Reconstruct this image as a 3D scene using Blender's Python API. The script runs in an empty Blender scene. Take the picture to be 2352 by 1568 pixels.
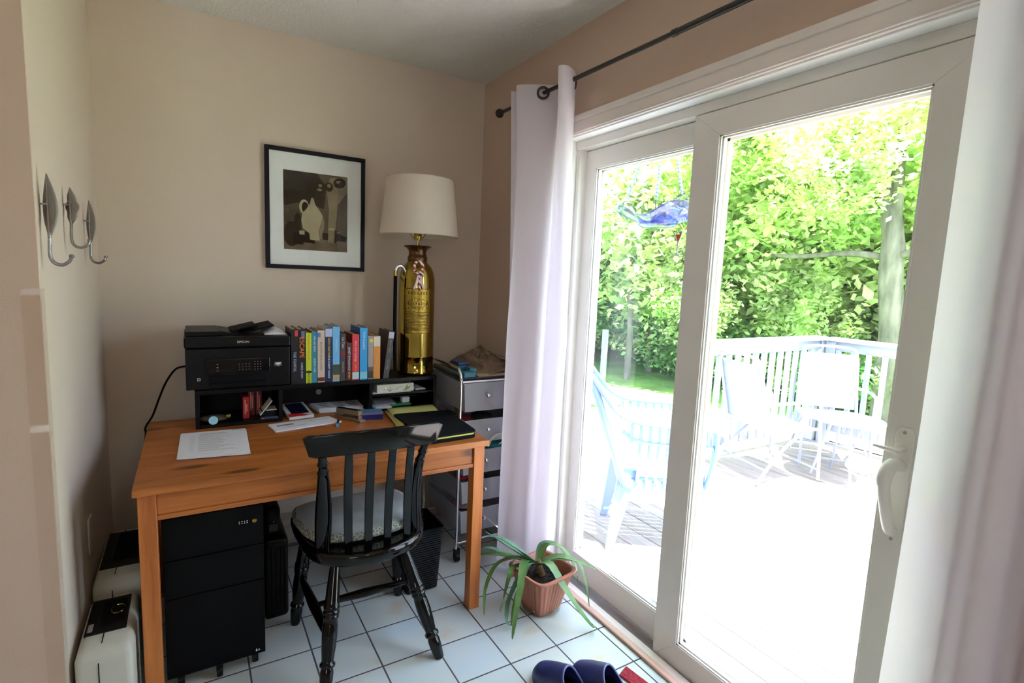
import bpy, bmesh, math, random
import numpy as np
from mathutils import Vector, Matrix
R = math.radians
rnd = random.Random(7)
sc = bpy.context.scene
COL = sc.collection

# ---------------------------------------------------------------- camera, world, light
W_, H_ = 2352, 1568
CP = Vector((-0.13916144, -1.67352914, 1.38710013))
CF = Vector((0.51771045, 0.84679149, -0.12214768)); CR = Vector((0.85511903, -0.51670722, 0.04225034)); CU = Vector((0.02733736, 0.12632425, 0.99161225))
cam = bpy.data.cameras.new('camera'); cam.sensor_fit = 'HORIZONTAL'; cam.sensor_width = 36.0
cam.lens = 1212.8259 * 36.0 / W_; cam.clip_start = 0.02; cam.clip_end = 200
co = bpy.data.objects.new('camera', cam); COL.objects.link(co)
co.matrix_world = Matrix(((CR.x, CU.x, -CF.x, CP.x), (CR.y, CU.y, -CF.y, CP.y), (CR.z, CU.z, -CF.z, CP.z), (0, 0, 0, 1)))
sc.camera = co
sc.view_settings.view_transform = 'Standard'; sc.view_settings.look = 'None'
sc.view_settings.gamma = 1.0; sc.view_settings.use_curve_mapping = False
sc.view_settings.exposure = 2.65
sc.cycles.max_bounces = 10; sc.cycles.diffuse_bounces = 5; sc.cycles.transparent_max_bounces = 16
sc.cycles.sample_clamp_indirect = 6.0

w = bpy.data.worlds.new('sky'); sc.world = w; w.use_nodes = True
wn = w.node_tree; wn.nodes.clear()
wo = wn.nodes.new('ShaderNodeOutputWorld'); wb = wn.nodes.new('ShaderNodeBackground')
ws = wn.nodes.new('ShaderNodeTexSky'); ws.sky_type = 'NISHITA'; ws.sun_disc = False; ws.sun_elevation = R(62); ws.sun_rotation = R(200); ws.air_density = 1.0; ws.dust_density = 3.0
wm = wn.nodes.new('ShaderNodeMixRGB'); wm.inputs[0].default_value = 0.55; wm.inputs[2].default_value = (7.6, 9.0, 11.2, 1)
wn.links.new(ws.outputs[0], wm.inputs[1]); wn.links.new(wm.outputs[0], wb.inputs[0]); wb.inputs[1].default_value = 0.19
wn.links.new(wb.outputs[0], wo.inputs[0])

def add_light(name, kind, loc, rot, energy, color=(1, 1, 1), **kw):
    l = bpy.data.lights.new(name, kind); l.energy = energy; l.color = color
    for k, v in kw.items(): setattr(l, k, v)
    o = bpy.data.objects.new(name, l); COL.objects.link(o); o.location = loc; o.rotation_euler = rot
    return o
sund = Vector((-0.03, 0.30, -0.95))
s = add_light('sun', 'SUN', (3, -3, 8), (0, 0, 0), 15.0, (0.96, 0.98, 1.0), angle=R(0.6))
s.rotation_euler = sund.to_track_quat('-Z', 'Y').to_euler()
# sky portals in the patio opening and the added fill window
def portal(name, loc, rot, sx, sy):
    o = add_light(name, 'AREA', loc, rot, 1.0, shape='RECTANGLE', size=sx, size_y=sy)
    o.data.cycles.is_portal = True
    return o
portal('portal_patio', (1.46, -0.465, 0.98), (0, R(90), 0), 1.95, 1.5)
portal('portal_fill_window', (-1.4, -4.31, 1.525), (R(90), 0, 0), 1.0, 1.05)

# ---------------------------------------------------------------- materials
MATS = {}
def nm(name):
    m = bpy.data.materials.new(name); m.use_nodes = True
    return m, m.node_tree, m.node_tree.nodes['Principled BSDF']
def mat(name, col, rough=0.5, metal=0.0, spec=0.5, noise=0.0, nscale=8.0, bump=0.0, bscale=60.0, coat=0.0, trans=0.0, alpha=1.0, sheen=0.0, stretch=None):
    if name in MATS: return MATS[name]
    m, t, b = nm(name); L = t.links.new
    b.inputs['Base Color'].default_value = (*col, 1); b.inputs['Roughness'].default_value = rough
    b.inputs['Metallic'].default_value = metal; b.inputs['Specular IOR Level'].default_value = spec
    b.inputs['Coat Weight'].default_value = coat; b.inputs['Alpha'].default_value = alpha
    if sheen: b.inputs['Sheen Weight'].default_value = sheen
    tc = t.nodes.new('ShaderNodeTexCoord'); mp = t.nodes.new('ShaderNodeMapping'); L(tc.outputs['Object'], mp.inputs[0])
    if stretch: mp.inputs['Scale'].default_value = stretch
    if noise:
        n = t.nodes.new('ShaderNodeTexNoise'); n.inputs['Scale'].default_value = nscale; n.inputs['Detail'].default_value = 5; L(mp.outputs[0], n.inputs[0])
        r = t.nodes.new('ShaderNodeMapRange'); r.inputs[1].default_value = .3; r.inputs[2].default_value = .7
        r.inputs[3].default_value = 1 - noise; r.inputs[4].default_value = 1 + noise; L(n.outputs[0], r.inputs[0])
        mx = t.nodes.new('ShaderNodeVectorMath'); mx.operation = 'SCALE'; mx.inputs[0].default_value = col; L(r.outputs[0], mx.inputs['Scale']); L(mx.outputs[0], b.inputs['Base Color'])
    if bump:
        n = t.nodes.new('ShaderNodeTexNoise'); n.inputs['Scale'].default_value = bscale; n.inputs['Detail'].default_value = 4; L(mp.outputs[0], n.inputs[0])
        bp = t.nodes.new('ShaderNodeBump'); bp.inputs['Strength'].default_value = bump; bp.inputs['Distance'].default_value = 0.01; L(n.outputs[0], bp.inputs['Height']); L(bp.outputs[0], b.inputs['Normal'])
    MATS[name] = m
    return m
def srgb(r, g, b):
    f = lambda c: (c / 255 / 12.92) if c / 255 <= .04045 else ((c / 255 + .055) / 1.055) ** 2.4
    return (f(r), f(g), f(b))
def plain(r, g, b, rough=.55, **k):
    return mat('c_%d_%d_%d_%d' % (r, g, b, int(rough * 100)), srgb(r, g, b), rough, **k)

M_wall = mat('wall_paint', srgb(208, 192, 175), 0.75, spec=.2, bump=.06, bscale=220)
M_wallp = mat('wall_paint_pinkish', srgb(204, 178, 158), 0.75, spec=.2, bump=.06, bscale=220)
M_ceil = mat('ceiling_stipple', srgb(222, 220, 212), 0.9, spec=.1, bump=.7, bscale=95)
M_white = mat('white_vinyl', srgb(234, 229, 222), 0.38, noise=.02, nscale=3)
M_casing = mat('casing_paint', srgb(234, 224, 216), 0.4)
M_black = mat('black_lacquer', (0.0012, 0.0013, 0.0015), 0.08, spec=.4)
M_blackp = mat('black_plastic', (0.003, 0.003, 0.0032), 0.4, spec=.22)
M_blackm = mat('black_matte', (0.003, 0.003, 0.0035), 0.7, spec=.12)
M_hutch = mat('black_laminate', (0.0025, 0.0022, 0.0024), 0.4, spec=.2, bump=.02, bscale=80)
M_chrome = mat('chrome', (0.72, 0.72, 0.74), 0.16, 1.0)
M_pewter = mat('pewter', (0.34, 0.325, 0.31), 0.34, 1.0, bump=.25, bscale=160)
M_rod = mat('rod_metal', (0.055, 0.055, 0.05), 0.35, 0.6)
M_brass = mat('brass', (0.38, 0.27, 0.055), 0.12, 1.0, noise=.15, nscale=3, bump=.02, bscale=8)
M_brassd = mat('brass_tarnished', (0.16, 0.09, 0.04), 0.3, 1.0, noise=.3, nscale=12)
M_paper = mat('paper_white', srgb(225, 225, 228), 0.8, spec=.2)
M_ink = mat('ink', (0.10, 0.10, 0.11), 0.8)
M_page = mat('book_pages', srgb(190, 165, 130), 0.9, noise=.08, nscale=300, stretch=(1, .05, .05))
M_alum = mat('aluminium', (0.55, 0.55, 0.54), 0.35, 0.9)

def wood(name, c1, c2, axis=0, scale=1.0, rough=.4, knots=True):
    m, t, b = nm(name); L = t.links.new
    tc = t.nodes.new('ShaderNodeTexCoord'); mp = t.nodes.new('ShaderNodeMapping'); L(tc.outputs['Object'], mp.inputs[0])
    s_ = [14 * scale] * 3; s_[axis] = 1.1 * scale; mp.inputs['Scale'].default_value = s_
    n1 = t.nodes.new('ShaderNodeTexNoise'); n1.inputs['Scale'].default_value = 1.3; n1.inputs['Detail'].default_value = 6; n1.inputs['Distortion'].default_value = .6; L(mp.outputs[0], n1.inputs[0])
    n2 = t.nodes.new('ShaderNodeTexNoise'); n2.inputs['Scale'].default_value = 9; n2.inputs['Detail'].default_value = 5; L(mp.outputs[0], n2.inputs[0])
    a = t.nodes.new('ShaderNodeMath'); a.operation = 'MULTIPLY_ADD'; a.inputs[1].default_value = .35; L(n2.outputs[0], a.inputs[0]); L(n1.outputs[0], a.inputs[2])
    cr = t.nodes.new('ShaderNodeValToRGB'); cr.color_ramp.elements[0].position = .42; cr.color_ramp.elements[1].position = .88
    cr.color_ramp.elements[0].color = (*c2, 1); cr.color_ramp.elements[1].color = (*c1, 1); L(a.outputs[0], cr.inputs[0])
    out = cr.outputs[0]
    if knots:
        mp2 = t.nodes.new('ShaderNodeMapping'); s2 = [7, 7, 7]; s2[axis] = 2.2; mp2.inputs['Scale'].default_value = s2; L(tc.outputs['Object'], mp2.inputs[0])
        v = t.nodes.new('ShaderNodeTexVoronoi'); v.inputs['Scale'].default_value = 1.25; L(mp2.outputs[0], v.inputs[0])
        r = t.nodes.new('ShaderNodeMapRange'); r.inputs[1].default_value = .10; r.inputs[2].default_value = .20; r.inputs[3].default_value = .7; r.inputs[4].default_value = 0; L(v.outputs['Distance'], r.inputs[0])
        mx = t.nodes.new('ShaderNodeMixRGB'); L(r.outputs[0], mx.inputs[0]); L(out, mx.inputs[1]); mx.inputs[2].default_value = (c2[0] * .15, c2[1] * .12, c2[2] * .12, 1); out = mx.outputs[0]
    L(out, b.inputs['Base Color']); b.inputs['Roughness'].default_value = rough
    bp = t.nodes.new('ShaderNodeBump'); bp.inputs['Strength'].default_value = .08; L(a.outputs[0], bp.inputs['Height']); L(bp.outputs[0], b.inputs['Normal'])
    return m
P1, P2 = srgb(188, 112, 50), srgb(136, 70, 24)
M_pineX = wood('pine_along_x', P1, P2, 0)
M_pineZ = wood('pine_along_z', srgb(204, 124, 58), srgb(158, 82, 30), 2, knots=False)
M_sillw = wood('sill_wood', srgb(214, 176, 160), srgb(176, 132, 112), 1, knots=False)
M_deck = wood('deck_boards', srgb(152, 142, 138), srgb(116, 104, 100), 1, scale=1.0, rough=.8, knots=False)

def tile_material():
    m, t, b = nm('floor_tiles'); L = t.links.new
    g = t.nodes.new('ShaderNodeNewGeometry'); sp = t.nodes.new('ShaderNodeSeparateXYZ'); L(g.outputs['Position'], sp.inputs[0])
    def M(op, *a):
        n = t.nodes.new('ShaderNodeMath'); n.operation = op
        for i, v in enumerate(a):
            if isinstance(v, (int, float)): n.inputs[i].default_value = v
            else: L(v, n.inputs[i])
        return n.outputs[0]
    ux, uy = M('DIVIDE', sp.outputs[0], .2032), M('DIVIDE', sp.outputs[1], .2032)
    dx = M('ABSOLUTE', M('SUBTRACT', M('FRACT', M('ADD', ux, .5)), .5)); dy = M('ABSOLUTE', M('SUBTRACT', M('FRACT', M('ADD', uy, .5)), .5))
    d = M('MINIMUM', dx, dy)
    mr = t.nodes.new('ShaderNodeMapRange'); mr.interpolation_type = 'SMOOTHSTEP'; mr.inputs[1].default_value = .011; mr.inputs[2].default_value = .017; L(d, mr.inputs[0]); f = mr.outputs[0]
    cb = t.nodes.new('ShaderNodeCombineXYZ'); L(M('FLOOR', ux), cb.inputs[0]); L(M('FLOOR', uy), cb.inputs[1])
    wn_ = t.nodes.new('ShaderNodeTexWhiteNoise'); wn_.noise_dimensions = '3D'; L(cb.outputs[0], wn_.inputs[0])
    add = t.nodes.new('ShaderNodeVectorMath'); add.operation = 'MULTIPLY_ADD'; L(wn_.outputs[1], add.inputs[0]); add.inputs[1].default_value = (9, 9, 9); L(g.outputs['Position'], add.inputs[2])
    n = t.nodes.new('ShaderNodeTexNoise'); n.inputs['Scale'].default_value = 5; n.inputs['Detail'].default_value = 5; L(add.outputs[0], n.inputs[0])
    cr = t.nodes.new('ShaderNodeValToRGB'); e = cr.color_ramp.elements; e[0].position = .35; e[1].position = .62
    e[0].color = (*srgb(190, 202, 206), 1); e[1].color = (*srgb(200, 204, 196), 1)
    e2 = e.new(.74); e2.color = (*srgb(200, 182, 160), 1); L(n.outputs[0], cr.inputs[0])
    mx = t.nodes.new('ShaderNodeMixRGB'); L(f, mx.inputs[0]); mx.inputs[1].default_value = (*srgb(84, 72, 80), 1); L(cr.outputs[0], mx.inputs[2]); L(mx.outputs[0], b.inputs['Base Color'])
    rr = t.nodes.new('ShaderNodeMapRange'); rr.inputs[3].default_value = .8; rr.inputs[4].default_value = .3; L(f, rr.inputs[0]); L(rr.outputs[0], b.inputs['Roughness'])
    n2 = t.nodes.new('ShaderNodeTexNoise'); n2.inputs['Scale'].default_value = 14; L(add.outputs[0], n2.inputs[0])
    h = M('MULTIPLY_ADD', n2.outputs[0], .12, f)
    bp = t.nodes.new('ShaderNodeBump'); bp.inputs['Strength'].default_value = .5; bp.inputs['Distance'].default_value = .003; L(h, bp.inputs['Height']); L(bp.outputs[0], b.inputs['Normal'])
    return m
M_tile = tile_material()

def glass_material(name, tint, refl=1.0, base=.04, dust_haze=0.0):
    m = bpy.data.materials.new(name); m.use_nodes = True; t = m.node_tree; t.nodes.clear(); L = t.links.new
    o = t.nodes.new('ShaderNodeOutputMaterial'); tr = t.nodes.new('ShaderNodeBsdfTransparent'); gl = t.nodes.new('ShaderNodeBsdfGlossy'); mx = t.nodes.new('ShaderNodeMixShader'); fr = t.nodes.new('ShaderNodeLayerWeight')
    tr.inputs[0].default_value = (*tint, 1); gl.inputs['Roughness'].default_value = .02
    fr.inputs['Blend'].default_value = .5
    pw = t.nodes.new('ShaderNodeMath'); pw.operation = 'POWER'; pw.inputs[1].default_value = 4.5; L(fr.outputs['Facing'], pw.inputs[0])
    mu = t.nodes.new('ShaderNodeMath'); mu.operation = 'MULTIPLY_ADD'; mu.inputs[1].default_value = .6 * refl; mu.inputs[2].default_value = base * refl; L(pw.outputs[0], mu.inputs[0])
    L(mu.outputs[0], mx.inputs[0]); L(tr.outputs[0], mx.inputs[1]); L(gl.outputs[0], mx.inputs[2])
    if dust_haze:
        d = t.nodes.new('ShaderNodeBsdfTranslucent'); d.inputs[0].default_value = (.92, .94, 1, 1); m2 = t.nodes.new('ShaderNodeMixShader'); m2.inputs[0].default_value = dust_haze
        L(mx.outputs[0], m2.inputs[1]); L(d.outputs[0], m2.inputs[2]); L(m2.outputs[0], o.inputs[0])
    else: L(mx.outputs[0], o.inputs[0])
    return m
M_glass = glass_material('window_glass', (.97, .985, .98))
M_pane = glass_material('door_glass', (.96, .975, .97), 1.0, .04, .0012)  # faint translucent veil painted on the pane as lens flare haze
M_clear = glass_material('clear_plastic', (.93, .93, .9))
M_guard = glass_material('clear_guard', (.975, .965, .955), .25)
M_dusty_haze = glass_material('dusty_haze_glass', (.90, .92, .94), 1.0, .05, .004)  # veil stands for dust and for pale reflected haze painted on the pane
M_feeder = glass_material('blue_glass', (.45, .47, .94), 1.5)
def translucent(name, col, fac=.5, tcol=None, rough=.8, noise=0):
    m = bpy.data.materials.new(name); m.use_nodes = True; t = m.node_tree; t.nodes.clear(); L = t.links.new
    o = t.nodes.new('ShaderNodeOutputMaterial'); d = t.nodes.new('ShaderNodeBsdfDiffuse'); tr = t.nodes.new('ShaderNodeBsdfTranslucent'); mx = t.nodes.new('ShaderNodeMixShader')
    d.inputs[0].default_value = (*col, 1); tr.inputs[0].default_value = (*(tcol or col), 1); mx.inputs[0].default_value = fac
    if noise:
        oi = t.nodes.new('ShaderNodeObjectInfo'); g = t.nodes.new('ShaderNodeNewGeometry'); n = t.nodes.new('ShaderNodeTexNoise'); n.inputs['Scale'].default_value = 1.7; n.inputs['Detail'].default_value = 4; L(g.outputs['Position'], n.inputs[0])
        for bs, c in ((d, col), (tr, tcol or col)):
            hs = t.nodes.new('ShaderNodeMapRange'); hs.inputs[1].default_value = .3; hs.inputs[2].default_value = .7; hs.inputs[3].default_value = 1 - noise; hs.inputs[4].default_value = 1 + noise; L(n.outputs[0], hs.inputs[0])
            v = t.nodes.new('ShaderNodeVectorMath'); v.operation = 'SCALE'; v.inputs[0].default_value = c; L(hs.outputs[0], v.inputs['Scale']); L(v.outputs[0], bs.inputs[0])
    L(d.outputs[0], mx.inputs[1]); L(tr.outputs[0], mx.inputs[2]); L(mx.outputs[0], o.inputs[0])
    return m
M_curt = translucent('curtain_sheer', (.95, .92, .96), .52, (.97, .91, .98))
M_shade = translucent('lamp_shade_linen', srgb(240, 230, 216), .4)
M_drawer = mat('frosted_plastic', srgb(176, 176, 182), .35, alpha=.55)
M_grass = mat('grass', srgb(96, 132, 62), .9, noise=.35, nscale=1.2, bump=.6, bscale=25)
M_leaf = translucent('leaf_green', (.46, .58, .26), .5, (.50, .68, .24), noise=.5)
M_leaf2 = translucent('leaf_yellow_green', (.66, .70, .40), .5, (.72, .84, .36), noise=.45)
M_leaf3 = translucent('leaf_dark_green', (.16, .32, .12), .4, (.18, .42, .10), noise=.4)
M_bark = mat('bark', srgb(100, 94, 86), .9, noise=.5, nscale=7, bump=1.0, bscale=18, stretch=(1, 1, .3))
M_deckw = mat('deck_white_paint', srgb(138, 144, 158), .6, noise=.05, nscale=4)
M_resin = mat('white_resin_shade_tint', srgb(112, 140, 182), .4)  # white plastic with blue-grey sky shade painted into the base colour
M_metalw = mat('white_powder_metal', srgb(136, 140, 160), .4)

# ---------------------------------------------------------------- mesh helpers
class MB:
    def __init__(s): s.bm = bmesh.new(); s.mi = 0
    def _f(s, vs):
        try:
            f = s.bm.faces.new(vs); f.material_index = s.mi; return f
        except ValueError: return None
    def m(s, i): s.mi = i; return s
    def box(s, x0, x1, y0, y1, z0, z1, M=None):
        c = [Vector((x, y, z)) for z in (z0, z1) for y in (y0, y1) for x in (x0, x1)]
        if M is not None: c = [M @ v for v in c]
        v = [s.bm.verts.new(q) for q in c]
        for a in ((0, 2, 3, 1), (4, 5, 7, 6), (0, 1, 5, 4), (2, 6, 7, 3), (0, 4, 6, 2), (1, 3, 7, 5)): s._f([v[i] for i in a])
        return s
    def loft(s, rings, close=True, caps=True):
        vr = [[s.bm.verts.new(p) for p in r] for r in rings]
        n = len(vr[0])
        for a, b in zip(vr, vr[1:]):
            for i in range(n if close else n - 1):
                j = (i + 1) % n; s._f([a[i], a[j], b[j], b[i]])
        if caps and close:
            s._f(list(reversed(vr[0]))); s._f(vr[-1])
        return s
    def tube(s, pts, r, n=10, caps=True, flat=1.0, closed=False):
        pts = [Vector(p) for p in pts]; rs = r if isinstance(r, (list, tuple)) else [r] * len(pts)
        rings = []; up = None
        for i, p in enumerate(pts):
            a = pts[i - 1] if i > 0 else (pts[-2] if closed else pts[0]); b = pts[i + 1] if i < len(pts) - 1 else (pts[1] if closed else pts[-1])
            t = (b - a).normalized() if (b - a).length > 1e-9 else Vector((0, 0, 1))
            if up is None:
                up = Vector((0, 0, 1)) if abs(t.z) < .95 else Vector((0, 1, 0))
            u = t.cross(up); u = u.normalized() if u.length > 1e-6 else t.orthogonal().normalized()
            v = u.cross(t).normalized(); up = v
            rings.append([p + (u * math.cos(k * 2 * math.pi / n) + v * math.sin(k * 2 * math.pi / n) * flat) * rs[i] for k in range(n)])
        return s.loft(rings, caps=caps)
    def lathe(s, prof, c=(0, 0, 0), n=32, M=None, caps=True):
        rings = []
        for r, z in prof:
            ring = [Vector((c[0] + max(r, 1e-4) * math.cos(k * 2 * math.pi / n), c[1] + max(r, 1e-4) * math.sin(k * 2 * math.pi / n), c[2] + z)) for k in range(n)]
            if M is not None: ring = [M @ p for p in ring]
            rings.append(ring)
        return s.loft(rings, caps=caps)
    def spin_between(s, p0, p1, prof, n=16):
        """turned shape along p0->p1, prof of (fraction, radius)"""
        p0, p1 = Vector(p0), Vector(p1); d = p1 - p0; q = d.to_track_quat('Z', 'Y').to_matrix()
        rings = []
        for f, r in prof:
            rings.append([p0 + d * f + q @ Vector((r * math.cos(k * 2 * math.pi / n), r * math.sin(k * 2 * math.pi / n), 0)) for k in range(n)])
        return s.loft(rings)
    def prism(s, poly, z0, z1, M=None):
        a = [Vector((x, y, z0)) for x, y in poly]; b = [Vector((x, y, z1)) for x, y in poly]
        if M is not None: a = [M @ p for p in a]; b = [M @ p for p in b]
        return s.loft([a, b])
    def quad(s, pts): s._f([s.bm.verts.new(Vector(p)) for p in pts]); return s
    def grid(s, f, nu, nv):
        v = [[s.bm.verts.new(Vector(f(i / nu, j / nv))) for j in range(nv + 1)] for i in range(nu + 1)]
        for i in range(nu):
            for j in range(nv): s._f([v[i][j], v[i + 1][j], v[i + 1][j + 1], v[i][j + 1]])
        return s
    def sphere(s, c, r, n=16, sc_=(1, 1, 1)):
        pr = [(math.sin(k * math.pi / n), -math.cos(k * math.pi / n)) for k in range(n + 1)]
        rings = [[Vector((c[0] + max(a, 1e-3) * r * sc_[0] * math.cos(q * 2 * math.pi / (n * 2)), c[1] + max(a, 1e-3) * r * sc_[1] * math.sin(q * 2 * math.pi / (n * 2)), c[2] + b * r * sc_[2])) for q in range(n * 2)] for a, b in pr]
        return s.loft(rings)
    def build(s, name, m, parent=None, bevel=0.0, smooth=True, sub=0, solid=0.0, angle=35, seg=2, label=None):
        bmesh.ops.recalc_face_normals(s.bm, faces=s.bm.faces[:])
        me = bpy.data.meshes.new(name); s.bm.to_mesh(me); s.bm.free()
        for q in (m if isinstance(m, (list, tuple)) else [m]): me.materials.append(q)
        if smooth:
            me.shade_smooth(); me.set_sharp_from_angle(angle=R(angle))
        o = bpy.data.objects.new(name, me); COL.objects.link(o)
        if solid:
            q = o.modifiers.new('solid', 'SOLIDIFY'); q.thickness = solid; q.offset = 0
        if bevel:
            q = o.modifiers.new('bevel', 'BEVEL'); q.width = bevel; q.segments = seg; q.limit_method = 'ANGLE'; q.angle_limit = R(40)
        if sub:
            q = o.modifiers.new('sub', 'SUBSURF'); q.levels = sub; q.render_levels = sub
        if parent is not None:
            o.parent = parent
            l = parent
            off = Vector((0, 0, 0)); base = Matrix.Identity(4)
            chain = []
            while l is not None: chain.append(l); l = l.parent
            for l in reversed(chain):
                base = base @ l.matrix_parent_inverse @ Matrix.LocRotScale(l.location, l.rotation_euler, l.scale)
            if WORLD[0]: o.matrix_parent_inverse = base.inverted()
        if label: o['label'] = label
        return o
WORLD = [True]      # parts are drawn in world coordinates unless a maker switches this off
def thing(name, label, cat, loc=(0, 0, 0), group=None, rz=0.0):
    o = bpy.data.objects.new(name, None); COL.objects.link(o); o.location = loc; o.rotation_euler = (0, 0, rz); o.empty_display_size = .05
    o['label'] = label; o['category'] = cat
    if group: o['group'] = group
    return o
def tag(o, label, cat, group=None, kind=None):
    o['label'] = label; o['category'] = cat
    if group: o['group'] = group
    if kind: o['kind'] = kind
    return o
def struct(o, label=None):
    o['kind'] = 'structure'
    if label: o['label'] = label
    return o
def text(name, body, m, parent, loc, rot, size, sx=1.0, ext=.0003, align='CENTER'):
    c = bpy.data.curves.new(name, 'FONT'); c.body = body; c.size = size; c.extrude = ext; c.align_x = align; c.align_y = 'CENTER'
    c.materials.append(m); o = bpy.data.objects.new(name, c); COL.objects.link(o)
    o.location = loc; o.rotation_euler = rot; o.scale = (sx, 1, 1)
    if parent is not None:
        o.parent = parent; base = Matrix.Identity(4); chain = []; l = parent
        while l is not None: chain.append(l); l = l.parent
        for l in reversed(chain): base = base @ l.matrix_parent_inverse @ Matrix.LocRotScale(l.location, l.rotation_euler, l.scale)
        o.matrix_parent_inverse = base.inverted()
    bpy.context.view_layer.update()
    me = bpy.data.meshes.new_from_object(o.evaluated_get(bpy.context.evaluated_depsgraph_get()))
    o2 = bpy.data.objects.new(name, me); COL.objects.link(o2); o2.location, o2.rotation_euler, o2.scale = o.location, o.rotation_euler, o.scale
    o2.parent = o.parent; o2.matrix_parent_inverse = o.matrix_parent_inverse
    bpy.data.objects.remove(o); o = o2; o.name = name
    return o
def catmull(pts, k=6):
    P = [Vector(p) for p in pts]; out = []
    for i in range(len(P) - 1):
        p0, p1, p2, p3 = P[max(i - 1, 0)], P[i], P[i + 1], P[min(i + 2, len(P) - 1)]
        for q in range(k):
            t = q / k
            out.append(.5 * ((2 * p1) + (p2 - p0) * t + (2 * p0 - 5 * p1 + 4 * p2 - p3) * t * t + (3 * p1 - p0 - 3 * p2 + p3) * t ** 3))
    out.append(P[-1]); return out
def lerp(a, b, t): return a + (b - a) * t

# ---------------------------------------------------------------- the room
XW, YB, XL, HC = 1.2903, 1.0642, -0.4557, 2.435
OY0, OY1, OZ = -1.215, 0.285, 1.998          # patio door opening
RX0, RY0 = -2.9, -4.2
struct(MB().box(RX0 - .1, 1.283, RY0 - .1, YB + .1, -.06, 0).build('floor', M_tile, smooth=False))
struct(MB().box(RX0 - .1, XW + .16, RY0 - .1, YB + .14, HC, HC + .1).build('ceiling', M_ceil, smooth=False))
struct(MB().box(XL - .1, XW + .16, YB, YB + .14, 0, HC).build('wall_back', M_wall, smooth=False))
b = MB(); b.box(XW, XW + .16, OY1, YB, 0, HC); b.box(XW, XW + .16, RY0, OY0, 0, HC); b.box(XW, XW + .16, OY0, OY1, OZ, HC)
struct(b.build('wall_right', M_wallp, smooth=False))
struct(MB().box(XL - .12, XL, .045, YB, 0, HC).build('wall_left', M_wall, smooth=False))
struct(MB().box(RX0, XL - .0005, .04, .16, 0, HC).build('wall_front', M_wallp, smooth=False))
struct(MB().box(RX0 - .1, RX0, RY0, .16, 0, HC).build('wall_kitchen', M_wallp, smooth=False))
b = MB(); b.box(RX0, -1.9, RY0 - .1, RY0, 0, HC); b.box(-.9, XW, RY0 - .1, RY0, 0, HC); b.box(-1.9, -.9, RY0 - .1, RY0, 0, 1.0); b.box(-1.9, -.9, RY0 - .1, RY0, 2.05, HC)
struct(b.build('wall_rear', M_wallp, smooth=False))
# clear corner guard on the outside corner
g = MB(); g.box(XL - .036, XL + .0015, .0375, .0395, 0, 1.308); g.box(XL + .0003, XL + .0022, .0375, .075, 0, 1.308)
tag(g.build('corner_guard', M_guard), 'clear plastic corner guard strip on the outer wall corner', 'corner guard')

# casing round the patio door
b = MB()
for (y0, y1, z0, z1) in ((OY0 - .075, OY1 + .075, OZ - .003, OZ + .075),):
    b.box(XW - .012, XW, y0, y1, z0, z1); b.box(XW - .020, XW, y0, y1, z0 + .052, z1); b.box(XW - .017, XW, y0, y1, z0 + .006, z0 + .014)
for (y0, y1) in ((OY1 - .003, OY1 + .072), (OY0 - .072, OY0 + .003)):
    b.box(XW - .012, XW, y0, y1, 0.0, OZ); b.box(XW - .02, XW, y0 if y0 < 0 else y1 - .022, y0 + .022 if y0 < 0 else y1, 0, OZ)
struct(b.build('trim_1', M_casing, bevel=.003))
# lining of the opening, whitened to paint in light bounced off the deck
b = MB(); b.box(XW, XW + .16, OY1 - .008, OY1, -.03, OZ); b.box(XW, XW + .16, OY0, OY0 + .008, -.03, OZ); b.box(XW, XW + .16, OY0, OY1, OZ - .008, OZ)
struct(b.build('trim_2', mat('lining_lit_white', srgb(248, 248, 244), .35), bevel=.001))
# wooden threshold strip
struct(MB().box(1.2525, 1.2835, OY0 - .07, OY1 + .02, 0.0005, .012).build('trim_3', M_sillw, bevel=.005, seg=3), 'pinkish wooden strip along the patio door threshold')

# patio door
door = thing('door_1', 'white sliding patio door with two glass panels', 'door', (1.39, -.465, 0)); door['kind'] = 'structure'
fr = MB()
fr.box(1.345, 1.445, OY0 + .008, OY1 - .008, 1.955, OZ - .008)       # head
fr.box(1.352, 1.445, OY1 - .03, OY1 - .008, -.04, 1.96); fr.box(1.345, 1.445, OY0 + .008, OY0 + .03, -.04, 1.96)
fr.build('frame', M_white, door, bevel=.002)
tr = MB(); tr.box(1.2835, 1.46, OY0 + .008, OY1 - .008, -.06, -.035)
for x, zt in ((1.2865, .002), (1.336, -.012), (1.386, -.012), (1.445, -.005)):
    tr.box(x - .003, x + .003, OY0 + .008, OY1 - .008, -.036, zt)
tr.build('sill_track', M_alum, door, bevel=.001)
MB().box(1.2895, 1.333, OY0 + .008, OY1 - .008, -.034, -.009).build('sill_plate', M_casing, door, bevel=.002)
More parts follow.
